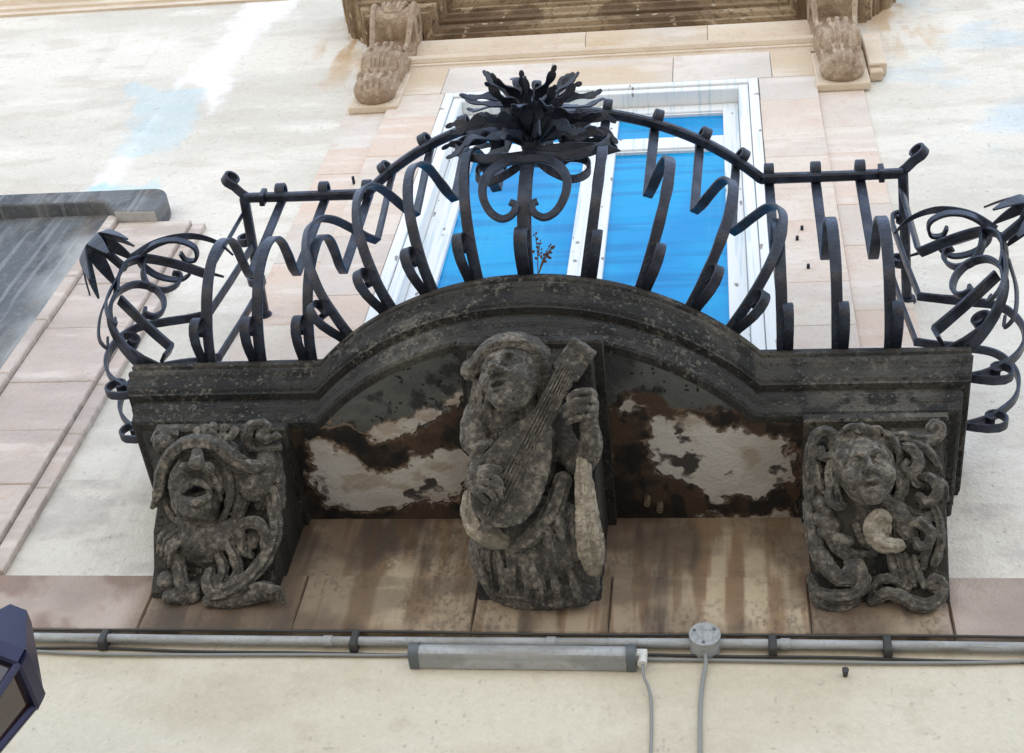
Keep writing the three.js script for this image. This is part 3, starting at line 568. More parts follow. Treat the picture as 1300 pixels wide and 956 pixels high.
// ---------------------------------------------------------------- carving: distance fields meshed by surface nets
const len3 = (x, y, z) => Math.sqrt(x * x + y * y + z * z);
const U = (f, k = 0.012) => ({ f, k, s: 1 }), CUT = (f, k = 0.008) => ({ f, k, s: -1 });
const ell = (c, r, rot = 0) => { const co = Math.cos(rot), si = Math.sin(rot), m = Math.min(...r); return (x, y, z) => { x -= c[0]; y -= c[1]; z -= c[2]; const X = x * co + y * si, Y = y * co - x * si; const a = len3(X / r[0], Y / r[1], z / r[2]), b = len3(X / r[0] / r[0], Y / r[1] / r[1], z / r[2] / r[2]); return b < 1e-6 ? -m : a * (a - 1) / b; }; };
// tapered capsules through points [x, y, z, r]
let FL = null;                                                 // flutes along carved folds: [depth, count]
function chain(P, fl = null) {
  const S = []; for (let i = 0; i < P.length - 1; i++) S.push([...P[i], ...P[i + 1]]);
  return (x, y, z) => {
    let d = 1e9;
    for (const s of S) {
      const ex = s[4] - s[0], ey = s[5] - s[1], ez = s[6] - s[2], px = x - s[0], py = y - s[1], pz = z - s[2];
      const t = clamp((px * ex + py * ey + pz * ez) / (ex * ex + ey * ey + ez * ez + 1e-12));
      let r = s[3] + (s[7] - s[3]) * t; const D = len3(px - ex * t, py - ey * t, pz - ez * t);
      if (fl && D < r * 2) { const l = Math.hypot(ex, ey) + 1e-9; r *= 1 + fl[0] * (Math.cos(fl[1] * Math.atan2(pz - ez * t, (ex * py - ey * px) / l)) - 0.4); }
      const q = D - r; if (q < d) d = q;
    }
    return d;
  };
}
// the same led smoothly through the points
function rope(P, n = 5) {
  const c = new THREE.CatmullRomCurve3(P.map((p) => V(p[0], p[1], p[2])), false, 'centripetal'), r = new THREE.CatmullRomCurve3(P.map((p, i) => V(i, p[3], 0)), false, 'catmullrom'), m = (P.length - 1) * n, o = [];
  for (let i = 0; i <= m; i++) { const a = c.getPoint(i / m), f = i / m * (P.length - 1), k = Math.min(P.length - 2, Math.floor(f)); o.push([a.x, a.y, a.z, lerp(P[k][3], P[k + 1][3], f - k)]); }
  return chain(o, FL);
}
const rbox = (c, h, r, rot = 0) => { const co = Math.cos(rot), si = Math.sin(rot); return (x, y, z) => { x -= c[0]; y -= c[1]; z -= c[2]; const X = Math.abs(x * co + y * si) - h[0] + r, Y = Math.abs(y * co - x * si) - h[1] + r, Z = Math.abs(z) - h[2] + r; return len3(Math.max(X, 0), Math.max(Y, 0), Math.max(Z, 0)) + Math.min(Math.max(X, Y, Z), 0) - r; }; };
function net(lo, hi, h, prims, rough = 0.0035) {
  const N = [0, 1, 2].map((i) => Math.ceil((hi[i] - lo[i]) / h) + 2), [nx, ny, nz] = N, F = new Float32Array(nx * ny * nz).fill(1), BS = 6;
  for (let bz = 0; bz < nz; bz += BS) for (let by = 0; by < ny; by += BS) for (let bx = 0; bx < nx; bx += BS) {
    const cx = lo[0] + (bx + BS / 2) * h, cy = lo[1] + (by + BS / 2) * h, cz = lo[2] + (bz + BS / 2) * h, R = BS * h * 0.9;
    const act = prims.filter((p) => p.f(cx, cy, cz) < (R + p.k) * 1.5 + 0.004); if (!act.some((p) => p.s > 0)) continue;
    for (let k = bz; k < Math.min(nz, bz + BS); k++) for (let j = by; j < Math.min(ny, by + BS); j++) for (let i = bx; i < Math.min(nx, bx + BS); i++) {
      const x = lo[0] + i * h, y = lo[1] + j * h, z = lo[2] + k * h; let d = 1;
      for (const p of act) {
        let q = p.f(x, y, z);
        if (p.s > 0) { const e = Math.max(p.k - Math.abs(d - q), 0) / p.k; d = Math.min(d, q) - e * e * p.k / 4; }
        else { q = -q; const e = Math.max(p.k - Math.abs(d - q), 0) / p.k; d = Math.max(d, q) + e * e * p.k / 4; }
      }
      if (rough && d < 0.03 && d > -0.03) d += rough * (f3(x * 42, y * 42, z * 42, 3) - 0.5) * 2.6 + rough * Math.max(0, n3(x * 85, y * 85, z * 85) - 0.6) * 3.4;
      F[(k * ny + j) * nx + i] = d;
    }
  }
  const id = new Int32Array(nx * ny * nz).fill(-1), pos = [], idx = [];
  const at = (i, j, k) => F[(k * ny + j) * nx + i];
  for (let k = 0; k < nz - 1; k++) for (let j = 0; j < ny - 1; j++) for (let i = 0; i < nx - 1; i++) {
    let m = 0; for (let c = 0; c < 8; c++) if (at(i + (c & 1), j + (c >> 1 & 1), k + (c >> 2)) < 0) m |= 1 << c;
    if (m === 0 || m === 255) continue;
    let sx = 0, sy = 0, sz = 0, n = 0;
    for (let c = 0; c < 8; c++) for (const b of [1, 2, 4]) if (!(c & b) && ((m >> c & 1) !== (m >> (c | b) & 1))) {
      const e = c | b, a0 = at(i + (c & 1), j + (c >> 1 & 1), k + (c >> 2)), a1 = at(i + (e & 1), j + (e >> 1 & 1), k + (e >> 2)), t = a0 / (a0 - a1);
      sx += (c & 1) + (b === 1 ? t : 0); sy += (c >> 1 & 1) + (b === 2 ? t : 0); sz += (c >> 2) + (b === 4 ? t : 0); n++;
    }
    id[(k * ny + j) * nx + i] = pos.length / 3; pos.push(lo[0] + (i + sx / n) * h, lo[1] + (j + sy / n) * h, lo[2] + (k + sz / n) * h);
  }
  const V4 = (a, b, c, d, f) => { if (a < 0 || b < 0 || c < 0 || d < 0) return; f ? idx.push(a, b, c, a, c, d) : idx.push(a, c, b, a, d, c); };
  const I = (i, j, k) => id[(k * ny + j) * nx + i];
  for (let k = 1; k < nz - 1; k++) for (let j = 1; j < ny - 1; j++) for (let i = 1; i < nx - 1; i++) {
    const s = at(i, j, k) < 0;
    if (s !== at(i + 1, j, k) < 0) V4(I(i, j - 1, k - 1), I(i, j, k - 1), I(i, j, k), I(i, j - 1, k), s);
    if (s !== at(i, j + 1, k) < 0) V4(I(i - 1, j, k - 1), I(i - 1, j, k), I(i, j, k), I(i, j, k - 1), s);
    if (s !== at(i, j, k + 1) < 0) V4(I(i - 1, j - 1, k), I(i, j - 1, k), I(i, j, k), I(i - 1, j, k), s);
  }
  const g = new THREE.BufferGeometry(); g.setAttribute('position', new THREE.Float32BufferAttribute(pos, 3)); g.setIndex(idx); g.computeVertexNormals();
  return g;
}
// uv in metres over the carving, side by side
function grain(g, o = 0) {
  g = boxUV(g); const uv = g.attributes.uv;
  for (let i = 0; i < uv.count; i++) uv.setXY(i, uv.getX(i) + o * 0.37, uv.getY(i) + o * 0.23);
  return g;
}
// a head of height H round c: pitch lifts the face, roll tips it, yaw turns it
function head(c, H, { pitch = 0, roll = 0, yaw = 0, mouth = 1, nose = 1, child = 0, neck = 1, eyes = 1, beard = 0 } = {}) {
  const m = new THREE.Matrix4().makeRotationFromEuler(new THREE.Euler(-pitch, yaw, roll, 'ZXY')).transpose(), e = m.elements, out = [];
  const P = (f, k, s) => out.push({ f: (x, y, z) => { x = (x - c[0]) / H; y = (y - c[1]) / H; z = (z - c[2]) / H; return f(e[0] * x + e[4] * y + e[8] * z, e[1] * x + e[5] * y + e[9] * z, e[2] * x + e[6] * y + e[10] * z) * H; }, k: k * H, s });
  const u = (f, k = 0.06) => P(f, k, 1), cut = (f, k = 0.03) => P(f, k, -1);
  const w = child ? 1.12 : 1;
  u(ell([0, 0.12, -0.06], [0.36 * w, 0.38, 0.40])); u(ell([0, -0.18, 0.06], [0.265 * w, 0.29, 0.3]), 0.12);
  u(ell([0, -0.4, 0.25], [0.1 * w, 0.09, 0.1]), 0.12);
  for (const s of [-1, 1]) u(ell([s * 0.18 * w, -0.13, 0.23], [0.13, 0.14, 0.12]), 0.1);
  u(rope([[-0.24, 0.08, 0.26, 0.04], [-0.12, 0.135, 0.335, 0.045], [0, 0.1, 0.345, 0.035], [0.12, 0.135, 0.335, 0.045], [0.24, 0.08, 0.26, 0.04]]), 0.06);
  for (const s of [-1, 1]) {
    cut(ell([s * 0.15, 0.03, 0.385], [0.095, 0.06, 0.075]), 0.05);
    u(ell([s * 0.148, 0.025, 0.285], [0.07, 0.058, 0.06]), 0.015);
    if (eyes) { u(rope([[s * 0.08, 0.02, 0.335, 0.014], [s * 0.15, 0.07, 0.35, 0.018], [s * 0.225, 0.03, 0.3, 0.014]]), 0.015); u(rope([[s * 0.08, 0.015, 0.335, 0.012], [s * 0.15, -0.022, 0.335, 0.014], [s * 0.225, 0.02, 0.3, 0.012]]), 0.015); }
  }
  u(chain([[0, 0.1, 0.345, 0.035 * nose], [0, -0.02, 0.42, 0.045 * nose], [0, -0.1, 0.47 + 0.03 * nose, 0.06 * nose]]), 0.04);
  for (const s of [-1, 1]) { u(ell([s * 0.062 * nose, -0.115, 0.42], [0.042 * nose, 0.042 * nose, 0.055]), 0.03); }
  for (const s of [-1, 1]) cut(ell([s * 0.036 * nose, -0.155, 0.445 + 0.01 * nose], [0.024 * nose, 0.03, 0.03]), 0.012);
  // lips and open mouth
  const o = 0.03 * mouth;
  u(rope([[-0.125, -0.275 - o * 0.4, 0.30, 0.02], [-0.06, -0.232, 0.365, 0.03], [0, -0.238, 0.385, 0.028], [0.06, -0.232, 0.365, 0.03], [0.125, -0.275 - o * 0.4, 0.30, 0.02]]), 0.025);
  u(rope([[-0.115, -0.285 - o * 0.6, 0.30, 0.02], [-0.05, -0.305 - o * 1.6, 0.355, 0.034], [0.05, -0.305 - o * 1.6, 0.355, 0.034], [0.115, -0.285 - o * 0.6, 0.30, 0.02]]), 0.025);
  cut(ell([0, -0.268 - o * 0.7, 0.38], [0.085, 0.012 + o, 0.08]), 0.015);
  for (const s of [-1, 1]) u(rope([[s * 0.09, -0.12, 0.37, 0.012], [s * 0.16, -0.22, 0.30, 0.016], [s * 0.17, -0.3, 0.25, 0.01]]), 0.04);
  if (neck) u(chain([[0, -0.3, -0.04, 0.2], [0, -0.62, -0.12, 0.21]]), 0.08);
  return out;
}
// local frame of a corbel's sloping front: u along the wall, w up the slope, n out of it -> world metres
function slope(g, tilt, base, shift = 0) { g.rotateX(tilt); g.translate(0, base, 0); return g; }
const TL = Math.atan2(0.46, 0.44), TC = Math.atan2(0.80, 0.46);
const ringRope = (c, r, tube_, a0 = 0, a1 = 6.3, sq = 1, n = 14) => { const o = []; for (let i = 0; i <= n; i++) { const a = lerp(a0, a1, i / n); o.push([c[0] + r * Math.cos(a), c[1] + r * sq * Math.sin(a), c[2], tube_]); } return chain(o); };
const sides = (P) => { const s = new THREE.Shape(P.map((p) => new THREE.Vector2(...p))); return s; };
function bracketCore(x0, x1, P) {                              // profile [z, y] led across the width
  const g = new THREE.ExtrudeGeometry(sides(P), { depth: x1 - x0 - 0.012, bevelEnabled: true, bevelSize: 0.006, bevelThickness: 0.006, bevelSegments: 1 });
  g.rotateY(-Math.PI / 2); g.translate(x1 - 0.006, 0, 0); return boxUV(g);
}
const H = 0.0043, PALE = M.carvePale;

// left corbel: open-mouthed head under a swept brim, drapery and a paw
{
  const t = thing('mask_corbel', 'carved stone corbel with open-mouthed bearded-looking mask under a sweeping hat brim', 'corbel', [-1.08, 4.9, 0]);
  t.userData.label = 'carved stone corbel of an open-mouthed face under a sweeping hat brim';
  part('abacus', block(-1.335, -0.85, 5.322, 5.362, 0, 0.458, 0.008), M.soot, t);
  part('bracket_core', bracketCore(-1.315, -0.868, [[0, 5.325], [0.415, 5.325], [0.40, 5.27], [0.33, 5.2], [0.25, 5.15], [0.2, 5.07], [0.1, 5.0], [0.05, 4.93], [0, 4.925]]), M.soot, t);
  const put = (name, prims, o, label, m) => { const g = net([-1.42, -0.06, -0.12], [-0.78, 0.68, 0.3], H, prims); part(name, slope(grain(g, o), TL, 4.92), m ?? M.carve, t, label); };
  FL = null; put('figure', [
    U(ell([-1.1438,0.4226,0.05], [0.098, 0.145, 0.12], -0.1)), U(ell([-1.1423,0.3443,0.09], [0.075, 0.055, 0.07]), 0.03), U(ell([-1.1301,0.3151,0.14], [0.04, 0.026, 0.034]), 0.015),
    U(ell([-1.1956,0.4198,0.1], [0.032, 0.045, 0.04]), 0.03), U(ell([-1.0629,0.4194,0.09], [0.034, 0.05, 0.04]), 0.03),
    U(rope([[-1.2115,0.5108,0.12,0.0114], [-1.1605,0.5294,0.15,0.0143], [-1.1186,0.5205,0.155,0.0114], [-1.076,0.5339,0.15,0.0143], [-1.0446,0.5045,0.11,0.0114]]), 0.012),
    CUT(ell([-1.1611,0.4851,0.165], [0.026, 0.02, 0.03]), 0.012), CUT(ell([-1.0618,0.4845,0.16], [0.026, 0.02, 0.03]), 0.012), U(ell([-1.1771,0.4856,0.125], [0.022, 0.016, 0.02]), 0.004), U(ell([-1.0769,0.4851,0.12], [0.022, 0.016, 0.02]), 0.004),
    U(rope([[-1.2067,0.4673,0.12,0.0072], [-1.17,0.4601,0.14,0.0086], [-1.145,0.4707,0.14,0.0057]]), 0.006), U(rope([[-1.094,0.4676,0.14,0.0057], [-1.0674,0.4596,0.135,0.0086], [-1.049,0.4721,0.11,0.0057]]), 0.006),
    U(chain([[-1.1157,0.5397,0.15,0.0143], [-1.1037,0.5097,0.185,0.02], [-1.0974,0.4761,0.205,0.0286]]), 0.01), U(ell([-1.1449,0.4627,0.175], [0.026, 0.02, 0.026]), 0.006), U(ell([-1.0693,0.4621,0.175], [0.026, 0.02, 0.026]), 0.006),
    CUT(ell([-1.1128,0.4443,0.205], [0.014, 0.012, 0.03]), 0.003), CUT(ell([-1.0766,0.444,0.205], [0.014, 0.012, 0.03]), 0.003),
    U(rope([[-1.1573,0.4539,0.15,0.0086], [-1.1812,0.4192,0.15,0.0129], [-1.2079,0.3647,0.12,0.0086]]), 0.012), U(rope([[-1.0784,0.4533,0.15,0.0086], [-1.0479,0.4132,0.145,0.0129], [-1.0447,0.3589,0.11,0.0086]]), 0.012),
    CUT(ell([-1.1099,0.3828,0.17], [0.054, 0.019, 0.075], 0.1), 0.006),
    U(rope([[-1.1814,0.3694,0.13,0.0086], [-1.1449,0.3964,0.168,0.0114], [-1.1094,0.414,0.182,0.0143], [-1.0793,0.4037,0.172,0.0114], [-1.0717,0.3768,0.13,0.0086]]), 0.006),
    U(rope([[-1.1813,0.3667,0.13,0.0086], [-1.1427,0.3541,0.162,0.0143], [-1.1076,0.3455,0.172,0.0186], [-1.0793,0.3592,0.16,0.0143], [-1.0716,0.3741,0.13,0.0086]]), 0.006),
    U(rope([[-1.1603,0.3779,0.12,0.0086], [-1.127,0.372,0.125,0.0114], [-1.0982,0.3802,0.12,0.0086]]), 0.004), U(ell([-1.152,0.3687,0.14], [0.007, 0.009, 0.008]), 0.002),
    U(chain([[-1.1512,0.3203,0.02,0.0744], [-1.1503,0.2499,0,0.0801]]), 0.02), U(rope([[-1.2188,0.2921,0.05,0.0114], [-1.1539,0.2558,0.08,0.0143], [-1.0802,0.2556,0.08,0.0143], [-1.03,0.2861,0.05,0.0114]]), 0.008),
    U(ell([-1.1315,0.2117,0], [0.11, 0.08, 0.06]), 0.03), U(chain([[-1.2319,0.2495,0.02,0.0286], [-1.1466,0.2107,0.05,0.0458], [-1.0495,0.2269,0.045,0.0429], [-0.9997,0.2704,0.03,0.0343]]), 0.02),
    U(ell([-0.9531,0.4218,0.04], [0.06, 0.07, 0.07]), 0.03), U(rope([[-0.9242,0.5648,0.03,0.0286], [-0.9006,0.4806,0.05,0.04], [-0.9267,0.4128,0.05,0.0458]]), 0.03),
  ], 0);
  FL = [0.1, 5]; put('hat_brim', [
    U(rope([[-1.3116,0.3356,0.06,0.0086], [-1.2754,0.3856,0.09,0.0229], [-1.2613,0.4468,0.11,0.0257], [-1.2148,0.5119,0.14,0.0257], [-1.1309,0.5516,0.17,0.0257], [-1.0462,0.5399,0.17,0.0257], [-0.9854,0.4934,0.14,0.0257], [-0.9306,0.4683,0.11,0.0229], [-0.8882,0.479,0.07,0.0143]])),
    U(rope([[-1.2682,0.4222,0.07,0.0172], [-1.2213,0.4853,0.1,0.02], [-1.14,0.5282,0.13,0.02], [-1.0601,0.5138,0.13,0.02], [-1.0018,0.4724,0.1,0.02], [-0.9439,0.4551,0.07,0.0143]]), 0.008),
    U(ell([-1.1284,0.5165,0.04], [0.13, 0.07, 0.09]), 0.02),
    U(rope([[-1.2961,0.3469,0.05,0.0143], [-1.2769,0.3955,0.06,0.0229], [-1.2622,0.4557,0.06,0.0229]]), 0.01),
  ], 3);
  FL = [0.12, 4]; put('crest', [
    ...[0, 1, 2, 3, 4].map((i) => U(rope([[-1.1425,0.5324,0.05,0.0143], [-1.0883,0.5612,0.09,0.0143]].map((p, q) => [p[0] + (i - 2) * (0.012 + q * 0.012), p[1], p[2], p[3] * 0.8]).concat([[[-1.0833,0.6012,0.1,0.0172][0] + (i - 2) * 0.034, [-1.0833,0.6012,0.1,0.0172][1] + 0.012 * Math.cos((i - 2) * 0.9), 0.1 - Math.abs(i - 2) * 0.012, 0.0155]])), 0.003)),
    U(ell([-1.2785,0.5606,0.06], [0.04, 0.036, 0.04]), 0.01), U(rope([[-1.3224,0.5741,0.04,0.0143], [-1.289,0.5995,0.06,0.0172], [-1.2391,0.5878,0.06,0.0143]]), 0.01),
  ], 5);
  FL = [0.13, 4]; put('ribbon', [
    U(rope([[-0.9649,0.536,0.05,0.0172], [-0.9736,0.5753,0.07,0.02], [-0.9571,0.6097,0.08,0.02], [-0.9178,0.6229,0.08,0.0172], [-0.8917,0.6061,0.08,0.0143], [-0.922,0.5792,0.08,0.0172], [-0.8989,0.5653,0.08,0.0172], [-0.8664,0.5805,0.06,0.0143]])),
    U(rope([[-0.9328,0.5293,0.06,0.0143], [-0.8956,0.5335,0.07,0.0143], [-0.8627,0.5403,0.05,0.0143]]), 0.008), U(rope([[-0.8854,0.5094,0.03,0.0229], [-0.8658,0.4272,0.03,0.0229], [-0.8609,0.3462,0.02,0.02]]), 0.01),
  ], 8);
  FL = [0.14, 5]; put('veil', [
    U(rope([[-1.0849,0.5212,0.11,0.0143], [-1.0377,0.472,0.11,0.0172], [-1.0188,0.3969,0.1,0.0172], [-1.0355,0.3231,0.07,0.0143], [-1.0639,0.2808,0.05,0.0114]])),
    U(rope([[-1.0693,0.5118,0.09,0.0143], [-1.0139,0.4522,0.08,0.0172], [-0.995,0.3769,0.07,0.0172], [-1.0137,0.3049,0.05,0.0143]]), 0.006),
    U(rope([[-1.0593,0.5024,0.07,0.0143], [-0.9921,0.4371,0.06,0.0172], [-0.9731,0.3616,0.05,0.0143], [-0.9998,0.2917,0.04,0.0114]]), 0.006),
    U(rope([[-1.2622,0.4557,0.06,0.0143], [-1.2685,0.3741,0.05,0.0143], [-1.2528,0.3199,0.04,0.0172], [-1.2166,0.2816,0.04,0.0143]]), 0.006),
  ], 11);
  FL = [0.1, 5]; put('sleeve', [
    ...[0, 1, 2, 3].map((i) => U(rope([[-1.2293,0.2704,0.05,0.0143], [-1.2697,0.2377,0.06,0.0172], [-1.2858,0.1838,0.05,0.0143]].map((p) => [p[0] + i * 0.016, p[1] - i * 0.014, p[2] + i * 0.005, p[3] * 0.72])), 0.002)),
    U(rope([[-1.2336,0.1841,0.03,0.0286], [-1.2098,0.1246,0.04,0.0257], [-1.1917,0.063,0.05,0.0257], [-1.1806,0.0173,0.03,0.0229]]), 0.01), U(ell([-1.2537,0.0814,0.04], [0.036, 0.034, 0.035]), 0.008),
    U(ell([-1.2229,0.0306,0.04], [0.045, 0.03, 0.036]), 0.008), U(ell([-1.159,0.0441,0.03], [0.03, 0.042, 0.03]), 0.01), CUT(ell([-1.1496,0.0368,0.075], [0.014, 0.02, 0.02])),
  ], 14);
  FL = [0.15, 6]; put('drapery', [
    U(rope([[-1.008,0.248,0.06,0.0172], [-0.9591,0.2791,0.09,0.02], [-0.9143,0.2789,0.09,0.02], [-0.8941,0.2419,0.08,0.0172], [-0.9017,0.1995,0.07,0.0143]])),
    U(rope([[-1.001,0.2104,0.06,0.0143], [-0.9782,0.242,0.08,0.0172], [-0.974,0.1835,0.07,0.0143], [-0.9467,0.1677,0.05,0.0114]]), 0.008), U(ell([-0.9487,0.2266,0.05], [0.03, 0.04, 0.02]), 0.01),
    U(rope([[-1.0412,0.2265,0.06,0.0172], [-1.0074,0.1728,0.07,0.02], [-0.9922,0.1196,0.06,0.02], [-1.0222,0.0716,0.05,0.0172]]), 0.01), U(rope([[-1.0716,0.1838,0.05,0.0172], [-1.043,0.1248,0.06,0.02], [-1.0616,0.0714,0.05,0.0172]]), 0.01),
    U(rope([[-0.8924,0.373,0.03,0.0229], [-0.8692,0.2778,0.04,0.0257], [-0.8796,0.1916,0.06,0.0257], [-0.9322,0.1091,0.07,0.0257], [-1.0031,0.0559,0.07,0.0286], [-1.0736,0.0396,0.06,0.0315], [-1.0979,0.082,0.06,0.0257], [-1.0918,0.1194,0.05,0.0172]]), 0.01),
    U(rope([[-0.9347,0.3466,0.02,0.0229], [-0.9147,0.3937,0.05,0.02], [-0.8808,0.3935,0.05,0.0172], [-0.8648,0.3182,0.04,0.0172]]), 0.01), U(ell([-1.0058,0.1848,-0.02], [0.13, 0.14, 0.035]), 0.01),
  ], 17);
  FL = null; put('paw', [
    U(rope([[-1.0935,0.0181,0.05,0.0257], [-1.0256,0.0131,0.05,0.0257], [-0.9588,0.0294,0.05,0.0286], [-0.898,0.0508,0.05,0.0372]])),
    ...[0, 1, 2, 3].map((i) => U(rope([[-0.895,0.0615,0.06,0.0172], [-0.8583,0.0644,0.07,0.0157], [-0.8415,0.0433,0.06,0.0143], [-0.8484,0.0192,0.045,0.0114]].map((p) => [p[0] + (i - 1.5) * 0.02 - 0.012, p[1] - Math.abs(i - 2.4) * 0.005 - i * 0.008 + 0.018, p[2] + 0.012, p[3] * 0.72])), 0.002)),
  ], 20);
}

// right corbel: round child's face among scrolls and leaves
{
  const t = thing('cherub_corbel', 'carved stone corbel of a round childlike face among volutes and leaves', 'corbel', [1.14, 4.9, 0]);
  part('abacus', block(0.925, 1.39, 5.322, 5.362, 0, 0.462, 0.008), M.soot, t);
  part('bracket_core', bracketCore(0.94, 1.365, [[0, 5.325], [0.42, 5.325], [0.41, 5.27], [0.36, 5.2], [0.27, 5.12], [0.19, 5.05], [0.1, 4.98], [0.05, 4.93], [0, 4.92]]), M.soot, t);
  const put = (name, prims, o, label, m) => { const g = net([0.84, -0.06, -0.12], [1.46, 0.68, 0.3], H, prims); part(name, slope(grain(g, o), TL, 4.92), m ?? M.carve, t, label); };
  FL = null; put('face', [...head([1.1097,0.4389,0.09], 0.255, { pitch: 0.22, roll: 0.12, yaw: 0.06, mouth: 0.7, nose: 0.85, child: 1, neck: 0 }), U(chain([[1.1235,0.3669,0.02,0.0629], [1.1374,0.2861,0,0.0629]]), 0.02), U(ell([1.1661,0.2555,0], [0.13, 0.1, 0.06]), 0.04), U(rope([[1.1826,0.3341,0.06,0.0343], [1.2048,0.3033,0.07,0.04], [1.2329,0.2435,0.06,0.04]]), 0.02)], 31);
  FL = [0.16, 5]; put('swirl', [U(rope([[1.2324,0.5196,0.08,0.0143], [1.2635,0.5023,0.1,0.02], [1.2764,0.4618,0.1,0.02], [1.2507,0.4319,0.1,0.0172], [1.2269,0.4472,0.1,0.0143], [1.24,0.4672,0.1,0.0114]])), U(rope([[1.2822,0.423,0.08,0.0143], [1.3191,0.4069,0.09,0.02], [1.3319,0.3668,0.09,0.02], [1.3014,0.337,0.09,0.0172], [1.2731,0.3572,0.09,0.0143]]), 0.004), U(rope([[1.2454,0.5365,0.06,0.0143], [1.2864,0.519,0.08,0.0172], [1.3193,0.4882,0.08,0.0172], [1.3434,0.4484,0.07,0.0114]]), 0.004), U(rope([[1.252,0.4326,0.09,0.0143], [1.2666,0.403,0.08,0.0172], [1.2918,0.3883,0.07,0.0143]]), 0.004)], 33);
  put('swirl', [U(rope([[1.2313,0.2629,0.08,0.0143], [1.2681,0.2721,0.1,0.02], [1.3008,0.2472,0.1,0.02], [1.2942,0.2077,0.1,0.0172], [1.2648,0.1978,0.1,0.0143], [1.2586,0.2225,0.1,0.0114]])), U(rope([[1.32,0.3334,0.06,0.0143], [1.3357,0.2829,0.07,0.0172], [1.3386,0.2085,0.06,0.0172], [1.3162,0.144,0.06,0.0143]]), 0.004)], 34);
  FL = [0.14, 5]; put('hair', [
    ...[0, 1, 2, 3, 4, 5].map((i) => U(rope([[1.0347,0.5371,0.08,0.0129], [1.0451,0.5689,0.12,0.0143], [1.0719,0.5802,0.13,0.0129], [1.0907,0.5572,0.13,0.0114]].map((p) => [p[0] + i * 0.0165, p[1] + 0.006 * Math.sin(i), p[2], p[3] * 0.66])), 0.002)),
    ...[0, 1, 2, 3, 4].map((i) => U(rope([[1.1368,0.5535,0.11,0.0114], [1.1796,0.5418,0.12,0.0143], [1.2082,0.497,0.11,0.0143], [1.213,0.438,0.09,0.0129], [1.2023,0.3883,0.08,0.0114]].map((p, q) => [p[0] + i * 0.008 * (q > 0 ? 1 : 0.4), p[1] + (2 - i) * 0.01 - q * 0.002, p[2] - i * 0.012, p[3] * 0.66])), 0.002)),
    ...[0, 1, 2].map((i) => U(rope([[1.2188,0.4581,0.09,0.0114], [1.2369,0.4227,0.09,0.0143], [1.2386,0.378,0.08,0.0143], [1.2159,0.3334,0.07,0.0114]].map((p) => [p[0] - i * 0.014, p[1], p[2] + i * 0.004, p[3] * 0.66])), 0.002)),
    ...[0, 1, 2].map((i) => U(rope([[1.0278,0.5057,0.09,0.0114], [0.9973,0.466,0.08,0.0143], [0.9909,0.4056,0.07,0.0143], [1.004,0.3497,0.07,0.0114]].map((p) => [p[0] + i * 0.015, p[1], p[2] + i * 0.006, p[3] * 0.66])), 0.002)),
    U(rope([[0.9996,0.3897,0.08,0.0143], [0.995,0.3487,0.09,0.0172], [1.0165,0.3259,0.09,0.0143], [1.0472,0.3313,0.08,0.0114]]), 0.006), U(ell([1.1117,0.5236,0.05], [0.12, 0.06, 0.08]), 0.02),
  ], 35);
  FL = [0.16, 5]; put('volute', [
    U(rope([[0.936,0.3367,0.03,0.02], [0.9355,0.438,0.05,0.02], [0.9472,0.5237,0.07,0.02], [0.9705,0.5636,0.08,0.02], [1.0031,0.5632,0.08,0.02], [1.0193,0.5271,0.08,0.02], [1.0056,0.4914,0.08,0.0172], [0.9781,0.4892,0.08,0.0172], [0.9737,0.5097,0.08,0.0172]])),
    U(rope([[0.9594,0.4764,0.05,0.0143], [0.9621,0.4218,0.06,0.0172], [0.9811,0.3712,0.05,0.0114]]), 0.008),
  ], 38);
  FL = [0.16, 6]; put('long_scroll', [
    U(rope([[0.9309,0.3368,0.03,0.0172], [0.935,0.2646,0.05,0.02], [0.9448,0.1987,0.06,0.0229], [0.9719,0.1385,0.07,0.0229], [1.0117,0.0962,0.08,0.02], [1.0475,0.089,0.09,0.0172]])),
    U(rope([[0.9502,0.3111,0.03,0.0114], [0.96,0.2088,0.06,0.0143], [0.9914,0.1484,0.08,0.0143], [1.0239,0.1136,0.09,0.0114]]), 0.006), U(ell([1.0517,0.1137,0.08], [0.026, 0.03, 0.03]), 0.006),
    U(rope([[1.0462,0.1435,0.07,0.0143], [1.0787,0.1385,0.09,0.02], [1.0918,0.099,0.09,0.0229], [1.0715,0.0544,0.08,0.0229], [1.0277,0.0392,0.07,0.0257], [0.9751,0.0436,0.05,0.0229], [0.9422,0.0632,0.03,0.0172]]), 0.008),
    U(rope([[0.9333,0.0983,0.03,0.0172], [0.9602,0.0234,0.04,0.0229], [1.0189,0.0038,0.04,0.02], [1.074,0.024,0.04,0.0143]]), 0.008),
  ], 41);
